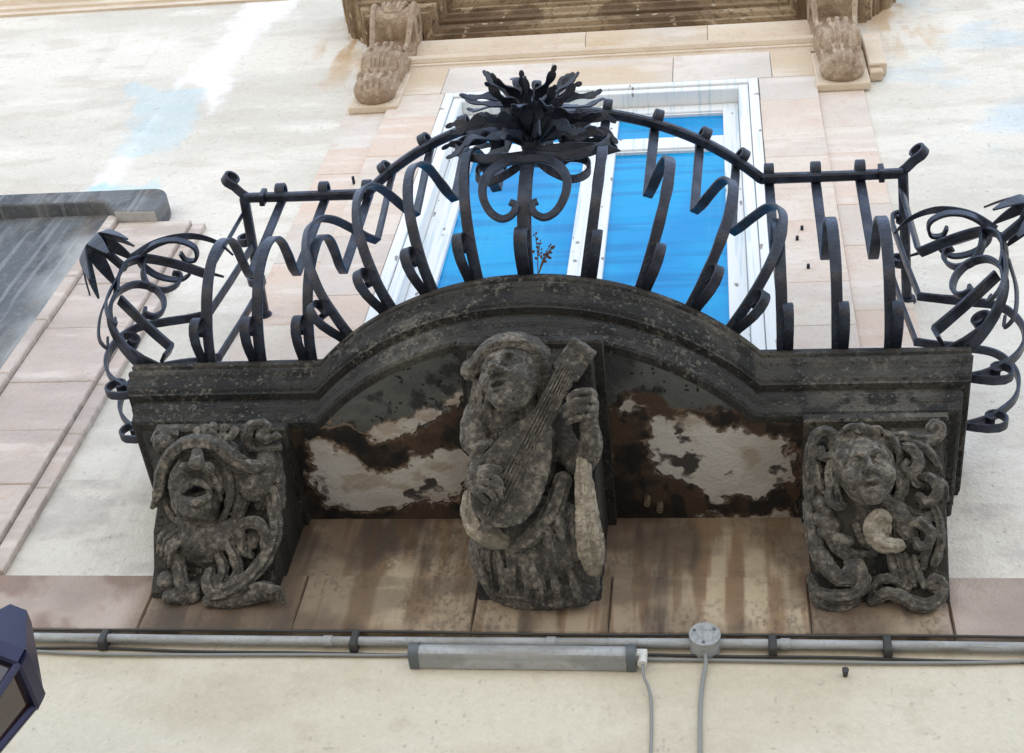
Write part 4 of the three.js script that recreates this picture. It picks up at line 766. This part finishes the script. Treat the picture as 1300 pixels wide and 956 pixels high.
  FL = [0.12, 5]; put('fruit_and_leaves', [
    ...[[0.9674,0.3356,0.05,0.0229], [0.9889,0.305,0.05,0.0257], [0.9632,0.2848,0.05,0.0229], [1.0025,0.2645,0.05,0.0286], [0.9768,0.2443,0.05,0.0229]].map((p, i) => U(ell(p, [p[3], p[3] * 1.25, 0.03], 0.4 * i), 0.005)),
    U(ell([1.0412,0.2209,0.075], [0.034, 0.02, 0.018], -0.5), 0.004), U(rope([[0.9914,0.2541,0.06,0.0114], [1.0141,0.2135,0.07,0.0143], [1.0633,0.1836,0.06,0.0114], [1.1339,0.1739,0.04,0.0114]]), 0.006),
    U(rope([[0.986,0.219,0.05,0.0114], [1.0236,0.1786,0.06,0.0172], [1.0878,0.1537,0.05,0.0143]]), 0.006), U(rope([[1.0811,0.2639,0.06,0.0172], [1.0954,0.2239,0.05,0.0172], [1.1345,0.1889,0.04,0.0143]]), 0.006), U(ell([1.0535,0.2103,-0.02], [0.12, 0.13, 0.035]), 0.01),
  ], 44);
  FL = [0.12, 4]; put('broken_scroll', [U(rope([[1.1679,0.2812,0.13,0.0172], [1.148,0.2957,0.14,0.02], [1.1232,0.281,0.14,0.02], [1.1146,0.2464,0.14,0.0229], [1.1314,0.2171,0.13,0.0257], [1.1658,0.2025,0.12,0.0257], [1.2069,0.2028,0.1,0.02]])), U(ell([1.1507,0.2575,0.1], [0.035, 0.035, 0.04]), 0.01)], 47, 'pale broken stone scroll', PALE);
  FL = [0.15, 6]; put('side_leaves', [
    U(rope([[1.1924,0.5483,0.05,0.0172], [1.2458,0.5467,0.06,0.0229], [1.2996,0.5359,0.06,0.0229], [1.3495,0.5506,0.06,0.0172], [1.3608,0.581,0.06,0.0143], [1.3369,0.5967,0.06,0.0143], [1.3213,0.579,0.06,0.0143]])),
    U(rope([[1.2124,0.5233,0.04,0.0229], [1.2599,0.5015,0.05,0.0286], [1.3135,0.4857,0.05,0.0229], [1.3458,0.4397,0.05,0.0114]]), 0.01), U(ell([1.2918,0.4627,0.02], [0.07, 0.05, 0.05], -0.4), 0.01),
    U(rope([[1.2577,0.4208,0.04,0.0229], [1.2951,0.4046,0.05,0.0315], [1.3484,0.3891,0.05,0.0257], [1.3578,0.3493,0.04,0.0172]]), 0.008), U(ell([1.2611,0.415,0.05], [0.026, 0.03, 0.03]), 0.008),
    U(ell([1.2778,0.311,0], [0.09, 0.08, 0.05]), 0.01), U(rope([[1.2357,0.3087,0.06,0.0257], [1.2786,0.2834,0.06,0.0286], [1.3197,0.2962,0.05,0.0257]]), 0.01),
    U(ell([1.2909,0.2101,-0.02], [0.07, 0.09, 0.04]), 0.01), CUT(ell([1.2367,0.1888,0.05], [0.03, 0.035, 0.05])),
  ], 50);
  FL = [0.15, 6]; put('bottom_volute', [
    U(rope([[1.1183,0.0242,0.04,0.0172], [1.1613,0.0495,0.06,0.02], [1.2038,0.045,0.07,0.0229], [1.2464,0.0206,0.07,0.0229], [1.2959,0.0157,0.06,0.0229], [1.3308,0.0405,0.06,0.02], [1.3399,0.0798,0.06,0.0172], [1.319,0.0995,0.06,0.0172], [1.2985,0.0748,0.06,0.0143]])), U(ell([1.3142,0.0698,0.05], [0.022, 0.022, 0.022]), 0.004),
    U(rope([[1.1157,0.0589,0.03,0.0172], [1.1445,0.094,0.05,0.0172], [1.1935,0.0941,0.05,0.0172], [1.2314,0.0645,0.05,0.0143]]), 0.006),
    ...[0, 1, 2, 3].map((i) => U(rope([[1.1776,0.1838,0.05,0.0114], [1.1869,0.1388,0.06,0.0143], [1.2031,0.0892,0.05,0.0114]].map((p) => [p[0] + i * 0.026, p[1] - i * 0.006, p[2], p[3]])), 0.005)),
    U(rope([[1.3397,0.2441,0.03,0.0143], [1.3004,0.1937,0.05,0.0172], [1.2831,0.1341,0.05,0.0143]]), 0.006), U(ell([1.236,0.0889,-0.02], [0.13, 0.09, 0.03]), 0.01),
  ], 53);
}

// middle corbel: hooded lute player
{
  const t = thing('lute_player_corbel', 'carved stone corbel of a hooded musician with raised face playing a lute', 'corbel', [0.03, 4.88, 0]);
  part('abacus', block(-0.2, 0.28, 5.318, 5.362, 0, 0.80, 0.008), M.soot, t);
  part('bracket_core', bracketCore(-0.165, 0.25, [[0, 5.32], [0.77, 5.32], [0.75, 5.26], [0.64, 5.21], [0.44, 5.14], [0.25, 5.06], [0.12, 5.0], [0.05, 4.95], [0.02, 4.92], [0, 4.91]]), M.soot, t);
  const put = (name, prims, o, label, m) => { const g = net([-0.34, -0.08, -0.14], [0.42, 0.99, 0.34], H, prims); part(name, slope(grain(g, o), TC, 4.90), m ?? M.carve, t, label); };
  const hand = (palm, fingers, thumb) => [U(palm, 0.01), ...fingers.map((f) => U(rope(f, 4), 0.004)), U(rope(thumb, 4), 0.006)];
  FL = null; put('figure', [
    ...head([-0.0059,0.7942,0.11], 0.265, { pitch: 0.62, roll: 0.04, yaw: -0.3, mouth: 0.5, nose: 1.15, neck: 0 }), U(chain([[-0.0102,0.708,0.03,0.0572], [-0.0096,0.6155,0.02,0.0629]]), 0.02),
    U(ell([-0.0165,0.5733,0], [0.15, 0.2, 0.1]), 0.04), U(chain([[-0.1137,0.6705,0.03,0.0572], [-0.0068,0.6456,0.05,0.0686], [0.1194,0.6528,0.02,0.0629]]), 0.04),
    // sleeve, wrist and strumming hand
    U(rope([[-0.1189,0.6979,0.04,0.0458], [-0.1403,0.6386,0.08,0.0458], [-0.1367,0.5913,0.11,0.0429], [-0.1202,0.5721,0.12,0.0372]]), 0.02), U(rope([[-0.1612,0.5828,0.12,0.0143], [-0.1148,0.5767,0.15,0.0172], [-0.0783,0.587,0.12,0.0143]]), 0.006), U(rope([[-0.1202,0.5721,0.12,0.0286], [-0.1236,0.524,0.14,0.0257], [-0.129,0.4916,0.16,0.0257]]), 0.01),
    ...hand(ell([-0.1264,0.4695,0.165], [0.038, 0.036, 0.024]), [
      [[-0.1137,0.489,0.175,0.0143], [-0.0745,0.4922,0.195,0.0126], [-0.0474,0.4718,0.195,0.0114], [-0.0395,0.4496,0.185,0.0103]], [[-0.1163,0.4718,0.178,0.0143], [-0.0745,0.4703,0.2,0.0126], [-0.0479,0.4468,0.197,0.0114], [-0.0427,0.4221,0.187,0.0103]],
      [[-0.125,0.4536,0.176,0.0137], [-0.0883,0.4473,0.198,0.012], [-0.0643,0.4238,0.195,0.0109], [-0.0611,0.4044,0.187,0.0097]], [[-0.1367,0.4424,0.17,0.0126], [-0.1082,0.4281,0.19,0.0109], [-0.0888,0.4098,0.188,0.0097]]], [[-0.1151,0.4975,0.165,0.0154], [-0.0804,0.5159,0.185,0.0137], [-0.0493,0.5114,0.19,0.0114]]),
    // far arm and the hand that stops the strings
    U(rope([[0.1208,0.6138,0.02,0.0515], [0.1981,0.5008,0.05,0.0429], [0.2397,0.5685,0.09,0.04], [0.2406,0.625,0.11,0.0315], [0.2375,0.6594,0.12,0.0286]]), 0.02),
    ...hand(ell([0.243,0.689,0.115], [0.03, 0.045, 0.026]), [
      [[0.2574,0.7349,0.12,0.0143], [0.247,0.7529,0.165,0.0137], [0.2135,0.7527,0.18,0.0126], [0.1814,0.7314,0.165,0.0114]], [[0.2592,0.7096,0.12,0.0143], [0.2465,0.7282,0.168,0.0137], [0.2079,0.7256,0.182,0.0126], [0.1731,0.7065,0.165,0.0114]],
      [[0.2585,0.6869,0.12,0.0143], [0.243,0.7005,0.166,0.0137], [0.2044,0.6979,0.18,0.012], [0.1695,0.6787,0.163,0.0109]], [[0.2529,0.6667,0.12,0.0132], [0.2367,0.6748,0.16,0.0126], [0.2052,0.6693,0.172,0.0114], [0.176,0.6556,0.16,0.01]]], [[0.2397,0.6492,0.12,0.0154], [0.2079,0.6622,0.1,0.0137], [0.1728,0.678,0.1,0.0114]]),
  ], 61);
  FL = [0.1, 5]; put('hood', [
    U(rope([[-0.1566,0.8156,0.04,0.0257], [-0.128,0.8345,0.08,0.0257], [-0.1025,0.8716,0.1,0.0229], [-0.0569,0.9029,0.12,0.0229], [0.0012,0.9151,0.13,0.0229], [0.0552,0.9004,0.12,0.0229], [0.0919,0.8549,0.1,0.0229], [0.1077,0.7889,0.08,0.02], [0.112,0.7136,0.05,0.0172]])),
    U(ell([-0.153,0.8175,0.06], [0.03, 0.036, 0.03]), 0.006), U(ell([-0.0122,0.8471,0.02], [0.13, 0.09, 0.1]), 0.03),
    U(rope([[-0.094,0.8204,0.1,0.0143], [-0.1109,0.7555,0.09,0.0172], [-0.1098,0.6899,0.08,0.0172], [-0.0934,0.638,0.08,0.0114]]), 0.006), U(rope([[-0.0752,0.7688,0.1,0.0114], [-0.0875,0.7127,0.1,0.0143], [-0.0758,0.6495,0.09,0.0114]]), 0.006), U(rope([[-0.1266,0.7767,0.07,0.0143], [-0.1391,0.7201,0.07,0.0172], [-0.1359,0.6631,0.07,0.0143]]), 0.006), U(rope([[0.0804,0.817,0.1,0.0143], [0.0856,0.7382,0.08,0.0172], [0.0873,0.6728,0.07,0.0143]]), 0.006),
  ], 64);
  FL = [0.16, 6]; put('robe', [
    ...[0, 1, 2, 3, 4, 5, 6].map((i) => U(rope([[-0.0712,0.6565,0.085,0.0086], [-0.0648,0.6,0.105,0.0097], [-0.0638,0.5263,0.095,0.0086]].map((p) => [p[0] + i * 0.021, p[1] + (i === 3 ? -0.02 : 0), p[2], p[3]])), 0.003)),
    U(rope([[-0.144,0.2229,0.085,0.0114], [-0.1275,0.1492,0.105,0.0143], [-0.1095,0.0826,0.07,0.0114]]), 0.005),
    U(rope([[-0.0754,0.2386,0.085,0.0114], [-0.0646,0.1598,0.105,0.0143], [-0.0623,0.0828,0.07,0.0114]]), 0.005),
    U(rope([[0.0016,0.2072,0.085,0.0114], [0.0178,0.1443,0.105,0.0143], [0.0207,0.0621,0.07,0.0114]]), 0.005),
    U(rope([[0.0985,0.1604,0.085,0.0114], [0.1148,0.1109,0.105,0.0143], [0.1241,0.0417,0.07,0.0114]]), 0.005),
    U(rope([[0.1604,0.1606,0.085,0.0114], [0.1764,0.1111,0.105,0.0143], [0.1812,0.0472,0.07,0.0114]]), 0.005),
    U(ell([0.0396,0.1987,-0.02], [0.23, 0.2, 0.11]), 0.02), U(ell([0.0542,0.0734,-0.04], [0.2, 0.1, 0.1]), 0.02),
    U(rope([[0.1458,0.4548,0.08,0.0286], [0.1065,0.3556,0.1,0.0315], [0.033,0.2701,0.11,0.0257], [-0.0403,0.2217,0.08,0.0172]]), 0.01), U(rope([[0.1227,0.3813,0.1,0.0143], [0.1379,0.303,0.12,0.0172], [0.1597,0.2183,0.11,0.0143]]), 0.008), U(rope([[0.0907,0.3428,0.1,0.0143], [0.101,0.2671,0.12,0.02], [0.1178,0.1873,0.11,0.0172]]), 0.008), U(rope([[0.1782,0.3553,0.1,0.0143], [0.1857,0.2824,0.12,0.0172], [0.1902,0.2132,0.11,0.0172]]), 0.008), U(ell([0.1352,0.2325,0.07], [0.075, 0.075, 0.05], 0.2), 0.012),
    U(rope([[-0.1102,0.2592,0.06,0.0229], [-0.1166,0.18,0.07,0.0257], [-0.107,0.0985,0.05,0.02]]), 0.012), U(rope([[-0.0359,0.2404,0.07,0.0229], [-0.0318,0.1642,0.08,0.0257], [-0.0324,0.0803,0.06,0.02]]), 0.012), U(rope([[0.0378,0.1824,0.09,0.02], [0.0563,0.1146,0.09,0.0229], [0.0606,0.0439,0.06,0.0172]]), 0.012), U(rope([[-0.1024,0.0774,0.05,0.0114], [-0.0104,0.0672,0.07,0.0114], [0.0917,0.0388,0.06,0.0114], [0.2067,0.0446,0.04,0.0114]]), 0.01),
  ], 67);
  FL = [0.14, 7]; put('hanging_sleeve', [
    U(rope([[0.2137,0.5193,0.1,0.0229], [0.219,0.4614,0.12,0.0286], [0.2218,0.3848,0.12,0.0343], [0.2267,0.2951,0.12,0.0429], [0.2314,0.2287,0.11,0.0429], [0.2364,0.1695,0.1,0.0257]])), U(rope([[0.1995,0.487,0.12,0.0114], [0.201,0.3888,0.14,0.0114], [0.2058,0.2634,0.15,0.0143], [0.2271,0.1922,0.13,0.0114]]), 0.006), U(rope([[0.243,0.3866,0.13,0.0114], [0.2561,0.2866,0.14,0.0129], [0.2518,0.2001,0.12,0.0114]]), 0.006), CUT(rope([[0.226,0.3693,0.17,0.0057], [0.2318,0.2943,0.175,0.0086], [0.2364,0.2286,0.165,0.0057]]), 0.008),
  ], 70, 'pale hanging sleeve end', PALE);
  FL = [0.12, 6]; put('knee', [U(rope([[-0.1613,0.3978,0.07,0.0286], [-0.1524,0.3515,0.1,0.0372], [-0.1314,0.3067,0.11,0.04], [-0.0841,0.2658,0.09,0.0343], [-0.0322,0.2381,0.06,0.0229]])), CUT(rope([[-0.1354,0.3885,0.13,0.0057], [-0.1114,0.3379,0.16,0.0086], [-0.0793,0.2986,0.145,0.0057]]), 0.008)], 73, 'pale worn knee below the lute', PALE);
  // lute: pear body with a flat belly, neck and bent peg box
  const rot = -0.505, ax = [Math.sin(-rot), Math.cos(-rot)], c0 = [-0.0373,0.4324,0.12];
  const body = (x, y, z) => { const dx = x - c0[0], dy = y - c0[1], a = dx * ax[0] + dy * ax[1], b = dx * ax[1] - dy * ax[0]; const r = 0.128 - 0.42 * Math.max(0, a - 0.02) + 0.0 * a; const rr = a > 0.02 ? Math.max(0.036, 0.116 * Math.cos(clamp((a - 0.02) / 0.26, 0, 1.2) * 1.28)) : Math.sqrt(Math.max(0.0004, 0.116 * 0.116 - (a - 0.02) ** 2 * 0.7)); const q = Math.sqrt(b * b + ((z - 0.16) * 1.5) ** 2) - rr, e = Math.max(-0.15 - a, a - 0.26); return Math.max(q * 0.75, e, z - 0.165 - 0.0); };
  FL = null; put('lute', [U(body), U(rbox([c0[0] + ax[0] * 0.31, c0[1] + ax[1] * 0.31, 0.14], [0.034, 0.16, 0.022], 0.008, rot), 0.01), U(rbox([c0[0] + ax[0] * 0.48 + 0.006, c0[1] + ax[1] * 0.48, 0.125], [0.046, 0.058, 0.03], 0.006, rot - 0.12), 0.006), U(chain([[0.1809,0.8382,0.13,0.0143], [0.1603,0.8235,0.13,0.0172]]), 0.004),
    U(ringRope([c0[0], c0[1], 0.163], 0.05, 0.004), 0.003), CUT(ell([c0[0], c0[1], 0.17], [0.042, 0.042, 0.008]), 0.004), U(rbox([c0[0] - ax[0] * 0.1, c0[1] - ax[1] * 0.1, 0.167], [0.045, 0.008, 0.006], 0.003, rot), 0.003)], 76);
  { // strings
    const gs = []; for (let i = -2; i <= 2; i++) { const p = (a, b, z) => V(c0[0] + ax[0] * a + ax[1] * b, c0[1] + ax[1] * a - ax[0] * b, z); gs.push(tube([p(-0.1, i * 0.013, 0.173), p(0.2, i * 0.011, 0.171), p(0.45, i * 0.009, 0.168)], 0.0022, 5, 6)); }
    part('strings', slope(grain(mergeGeometries(gs), 80), TC, 4.90), M.carve, t);
  }
}

FL = null;
// scrolled brackets under the door hood
function scrollBracket(x, label) {
  const t = thing('scroll_bracket', label, 'bracket', [x, 8.86, 0], 'scroll brackets under the door hood');
  const cyl = (cy, cz, r, hw, hole = 0) => (X, Y, Z) => { const d = Math.hypot(Y - cy, Z - cz) - r; return Math.max(d, Math.abs(X - x) - hw); };
  const put = (name, prims, o) => part(name, grain(net([x - 0.2, 8.8, -0.03], [x + 0.2, 9.95, 0.4], 0.0055, prims, 0.002), o), M.bracket, t);
  const shaft = (X, Y, Z) => { const s = clamp((Y - 9.0) / 0.8), zf = 0.10 + 0.11 * sm(0.62, 1.0, s) + 0.04 * Math.sin(s * 5.6 + 0.3); return Math.max((Z - zf) * 0.8, Math.abs(X - x) - (0.105 + 0.03 * s), Y - 9.86, 8.98 - Y, -Z - 0.01); };
  put('scroll', [U(shaft, 0.01), U(cyl(9.76, 0.19, 0.115, 0.142), 0.01), CUT(cyl(9.76, 0.19, 0.06, 0.2), 0.004), U(cyl(9.76, 0.19, 0.05, 0.128), 0.004), CUT(rbox([x, 9.57, 0.2], [0.07, 0.07, 0.05], 0.02), 0.01),
    U(cyl(9.27, 0.11, 0.10, 0.118), 0.01), CUT(cyl(9.27, 0.11, 0.05, 0.2), 0.004), U(cyl(9.27, 0.11, 0.042, 0.11), 0.004),
    ...[-1, 1].map((s) => U(rope([[x + s * 0.125, 9.86, 0.24, 0.018], [x + s * 0.125, 9.78, 0.315, 0.018], [x + s * 0.12, 9.66, 0.27, 0.018], [x + s * 0.11, 9.5, 0.17, 0.016], [x + s * 0.105, 9.4, 0.17, 0.014]]), 0.01))], x * 3);
  // a swelling leaf cut by deep veins from a mid-rib
  const leaf = (cy, cz, r, n, spread, curl) => {
    const on = (u, v) => { const dx = u * r[0], dy = v * r[1]; return [x + dx, cy + dy, cz + r[2] * Math.sqrt(Math.max(0.02, 1 - u * u - v * v))]; }, out = [U(ell([x, cy, cz], r), 0.01)];
    for (let i = -n; i <= n; i++) { const u = i / (n + 0.6); out.push(U(rope([[...on(u * 0.95, 0.55 - 0.25 * Math.abs(u)), 0.017], [...on(u * 0.9, 0.8 - 0.4 * Math.abs(u)).map((q, m) => m === 2 ? q + curl : q), 0.018], [...on(u * 0.88, 0.92 - 0.45 * Math.abs(u)).map((q, m) => m === 2 ? q + curl * 1.3 : q), 0.013]]), 0.01)); }
    for (let i = -n; i < n; i++) { const u = (i + 0.5) / (n + 0.6); out.push(CUT(rope([[...on(u * spread, -0.85), 0.006], [...on(u * (spread + 0.2), -0.3), 0.011], [...on(u * 0.92, 0.35), 0.013], [...on(u * 0.95, 0.75 - 0.4 * Math.abs(u)).map((q, m) => m === 2 ? q + curl : q), 0.013]]), 0.003)); }
    return out;
  };
  put('acanthus_leaf', leaf(9.27, 0.12, [0.128, 0.17, 0.12], 2, 0.45, 0.02), x * 5);
  put('top_leaf', [-2, -1, 0, 1, 2].map((i) => U(rope([[x + i * 0.022, 9.72, 0.29, 0.014], [x + i * 0.034, 9.79, 0.318, 0.016], [x + i * 0.03, 9.86, 0.27, 0.014]]), 0.006)), x * 9);
  put('shell_leaf', leaf(8.985, 0.105, [0.125, 0.11, 0.1], 2, 0.65, 0.022), x * 7);
  part('base_plate', block(x - 0.145, x + 0.145, 8.865, 9.32, 0.012, 0.055, 0.005), M.lintel, t);
  if (x > 0) { part('side_block', block(x + 0.15, x + 0.25, 9.06, 9.5, 0.004, 0.08, 0.006), M.lintel, t); part('side_block', block(x + 0.152, x + 0.225, 8.99, 9.055, 0.004, 0.06, 0.006), M.ochre, t); }
}
scrollBracket(-1.30, 'brown acanthus scroll bracket under the door hood, nearer the dark streaked window surround');
scrollBracket(1.36, 'brown acanthus scroll bracket under the door hood with a stepped block at its side');

// ---------------------------------------------------------------- conduit, cables, lamp and box on the wall
{
  const t = thing('conduit_pipe', 'grey metal conduit pipe clipped along the wall under the stone course', 'pipe', [0, 4.735, 0]);
  const xs = []; for (let x = -6; x <= 6.01; x += 0.5) xs.push(V(x, 4.737 + 0.003 * Math.sin(x * 2.1) , 0.026));
  part('pipe', boxUV(tube(xs, 0.0155, 12, 120)), M.grey, t);
  for (const x of [-2.4, -0.64, 0.1, 0.84, 1.9]) part('coupling', new THREE.CylinderGeometry(0.0185, 0.0185, 0.03, 14).rotateZ(Math.PI / 2).translate(x, 4.737 + 0.003 * Math.sin(x * 2.1), 0.026), M.grey, t);
  for (const x of [-2.0, -1.42, -0.55, 0.8, 1.15, 1.62]) part('clip', block(x - 0.013, x + 0.013, 4.70, 4.762, 0, 0.047, 0.004), M.wire, t);
}
{
  const t = thing('wall_cables', 'thin dark cables sagging along the wall below the conduit pipe', 'cable', [0, 4.69, 0]);
  for (const [y, r, z, m, ph, a] of [[4.70, 0.005, 0.008, M.wire, 0, 0.006], [4.688, 0.0055, 0.01, M.wireGrey, 2, 0.008], [4.768, 0.0045, 0.034, M.wire, 4, 0.003]]) {
    const xs = []; for (let x = -6; x <= 6.01; x += 0.35) xs.push(V(x, y + a * Math.sin(x * 3.1 + ph) + a * 0.6 * Math.sin(x * 7.3 + ph), z));
    part('cable', tube(xs, r, 6, 140), m, t);
  }
}
{
  const t = thing('strip_light', 'grey fluorescent strip light fixed to the wall beneath the conduit', 'wall lamp', [0.02, 4.66, 0]);
  const prof = new THREE.Shape(); prof.moveTo(0, -0.028); prof.lineTo(0.036, -0.028); prof.absarc(0.04, 0, 0.028, -Math.PI / 2, Math.PI / 2, false); prof.lineTo(0, 0.028); prof.closePath();
  const bar = (x0, x1, s) => { const g = new THREE.ExtrudeGeometry(prof, { depth: x1 - x0, bevelEnabled: false, curveSegments: 10 }); g.scale(s, s, 1); g.rotateY(-Math.PI / 2); g.translate(x1, 4.668, 0.004); return boxUV(g); };
  part('diffuser', bar(-0.32, 0.345, 1), M.lamp, t); part('end_cap', bar(-0.352, -0.32, 1.1), M.lampEnd, t); part('end_cap', bar(0.345, 0.375, 1.1), M.lampEnd, t);
  part('lamp_rim', block(-0.315, 0.34, 4.6925, 4.699, 0.01, 0.05, 0.002), M.white, t);
  part('cable_gland', new THREE.CylinderGeometry(0.013, 0.016, 0.05, 10).translate(0.396, 4.66, 0.04), M.white, t);
  part('gland_elbow', block(0.374, 0.41, 4.662, 4.69, 0.02, 0.055, 0.004), M.white, t);
  part('lead', tube([V(0.396, 4.64, 0.04), V(0.4, 4.6, 0.03), V(0.42, 4.55, 0.012), V(0.43, 4.2, 0.01), V(0.425, 3.6, 0.01)], 0.005, 6), M.wireGrey, t);
}
{
  const t = thing('junction_box', 'round grey junction box on the conduit with one cable hanging', 'junction box', [0.59, 4.745, 0]);
  part('box', new THREE.CylinderGeometry(0.047, 0.05, 0.055, 24).rotateX(Math.PI / 2).translate(0.59, 4.742, 0.03), M.grey, t);
  part('lid', new THREE.CylinderGeometry(0.05, 0.05, 0.008, 24).rotateX(Math.PI / 2).translate(0.59, 4.742, 0.062), M.grey, t);
  for (const a of [0.6, 2.7, 4.6]) part('screw', new THREE.CylinderGeometry(0.005, 0.005, 0.004, 8).rotateX(Math.PI / 2).translate(0.59 + 0.036 * Math.cos(a), 4.742 + 0.036 * Math.sin(a), 0.0675), M.lampEnd, t);
  part('cable', tube([V(0.59, 4.7, 0.03), V(0.592, 4.66, 0.02), V(0.585, 4.62, 0.012), V(0.575, 4.5, 0.01), V(0.58, 3.8, 0.01)], 0.007, 7), M.wireGrey, t);
}
{
  const [x, y] = [1.0156,4.6355], o = part('wall_nail', new THREE.CylinderGeometry(0.011, 0.007, 0.03, 10).rotateX(Math.PI / 2).translate(0, 0, 0.014), M.wire);
  o.position.set(x, y, 0); o.userData = { label: 'small dark nail head in the cream wall below the cables', category: 'nail' };
}
// ---------------------------------------------------------------- corner of a hexagonal street lantern
{
  const c = [-1.395, 4.058, 0.555], r = 0.165, t = thing('street_lantern', 'dark violet metal street lantern on the wall at the edge of the view', 'lantern', [c[0], 3.7, c[2]]);
  const hex = (rr, y, off = Math.PI / 6) => [0, 1, 2, 3, 4, 5].map((i) => V(c[0] + rr * Math.cos(off + i * Math.PI / 3), y, c[2] + rr * Math.sin(off + i * Math.PI / 3)));
  const lm = std({ color: 0x2c2b44, roughness: 0.35, metalness: 0.4 }), gm = new THREE.MeshPhysicalMaterial({ color: 0x2a120c, roughness: 0.08, clearcoat: 1 });
  const A = hex(r, c[1]), B = hex(r * 0.62, c[1] - 0.3), A2 = hex(r * 1.04, c[1] + 0.05), T = hex(0.05, c[1] + 0.26);
  const quad = (a, b, d, e) => { const g = new THREE.BufferGeometry(); g.setAttribute('position', new THREE.Float32BufferAttribute([a, b, d, a, d, e].flatMap((p) => [p.x, p.y, p.z]), 3)); g.setAttribute('uv', new THREE.Float32BufferAttribute([0, 0, 1, 0, 1, 1, 0, 0, 1, 1, 0, 1], 2)); g.computeVertexNormals(); return g; };
  for (let i = 0; i < 6; i++) {
    const j = (i + 1) % 6;
    part('rim', strap([A[i].clone().add(V(0, 0.02, 0)), A[j].clone().add(V(0, 0.02, 0))], V(0, 1, 0), 0.06, 0.03), lm, t);
    part('lantern_glass', quad(A[i].clone().lerp(V(c[0], c[1], c[2]), 0.04), A[j].clone().lerp(V(c[0], c[1], c[2]), 0.04), B[j], B[i]), gm, t);
    part('roof_panel', quad(A2[i], A2[j], T[j], T[i]), lm, t);
    part('corner_bar', strap([A[i], B[i]], V(-Math.sin(Math.PI / 6 + i * Math.PI / 3), 0, Math.cos(Math.PI / 6 + i * Math.PI / 3)), 0.022, 0.022), lm, t);
    part('lower_rim', strap([B[i], B[j]], V(0, 1, 0), 0.03, 0.022), lm, t);
  }
  part('bracket_arm', strap(curve([V(c[0], c[1] - 0.3, c[2]), V(c[0] - 0.05, c[1] - 0.42, c[2] - 0.1), V(c[0] - 0.12, c[1] - 0.55, 0.2), V(c[0] - 0.15, c[1] - 0.8, -0.01)], 4), V(1, 0, 0), 0.03, 0.02), lm, t);
}
// ---------------------------------------------------------------- dry weed rooted at the foot of the middle stem
{
  const b = V(0.045, 5.655, 0.85), t = thing('dry_weed', 'small dry reddish weed growing at the foot of the middle iron stem', 'plant', [b.x, b.y, b.z]);
  const sm_ = std({ color: 0x5e4a3c, roughness: 0.9 }), lf = std({ color: 0x74503f, roughness: 0.9, side: THREE.DoubleSide });
  for (let k = 0; k < 7; k++) {
    const d = V((rnd() - 0.3) * 0.9, 1.1 + rnd() * 0.5, rnd() * 0.7).normalize(), L = 0.10 + rnd() * 0.10, e = b.clone().addScaledVector(d, L), m = b.clone().addScaledVector(d, L * 0.5).add(V(0.01 * (rnd() - 0.5), 0, 0.01));
    part('stem', tube([b.clone(), m, e], 0.0016, 5, 8), sm_, t);
    for (let q = 0; q < 5; q++) { const g = new THREE.SphereGeometry(0.004 + rnd() * 0.004, 6, 4); g.scale(1, 0.5, 0.8); g.rotateZ(rnd() * 3); const p = b.clone().addScaledVector(d, L * (0.45 + 0.55 * rnd())); g.translate(p.x + (rnd() - 0.5) * 0.03, p.y + (rnd() - 0.5) * 0.02, p.z + (rnd() - 0.5) * 0.02); part('leaf', g, lf, t); }
  }
}
renderer.render(scene, camera);
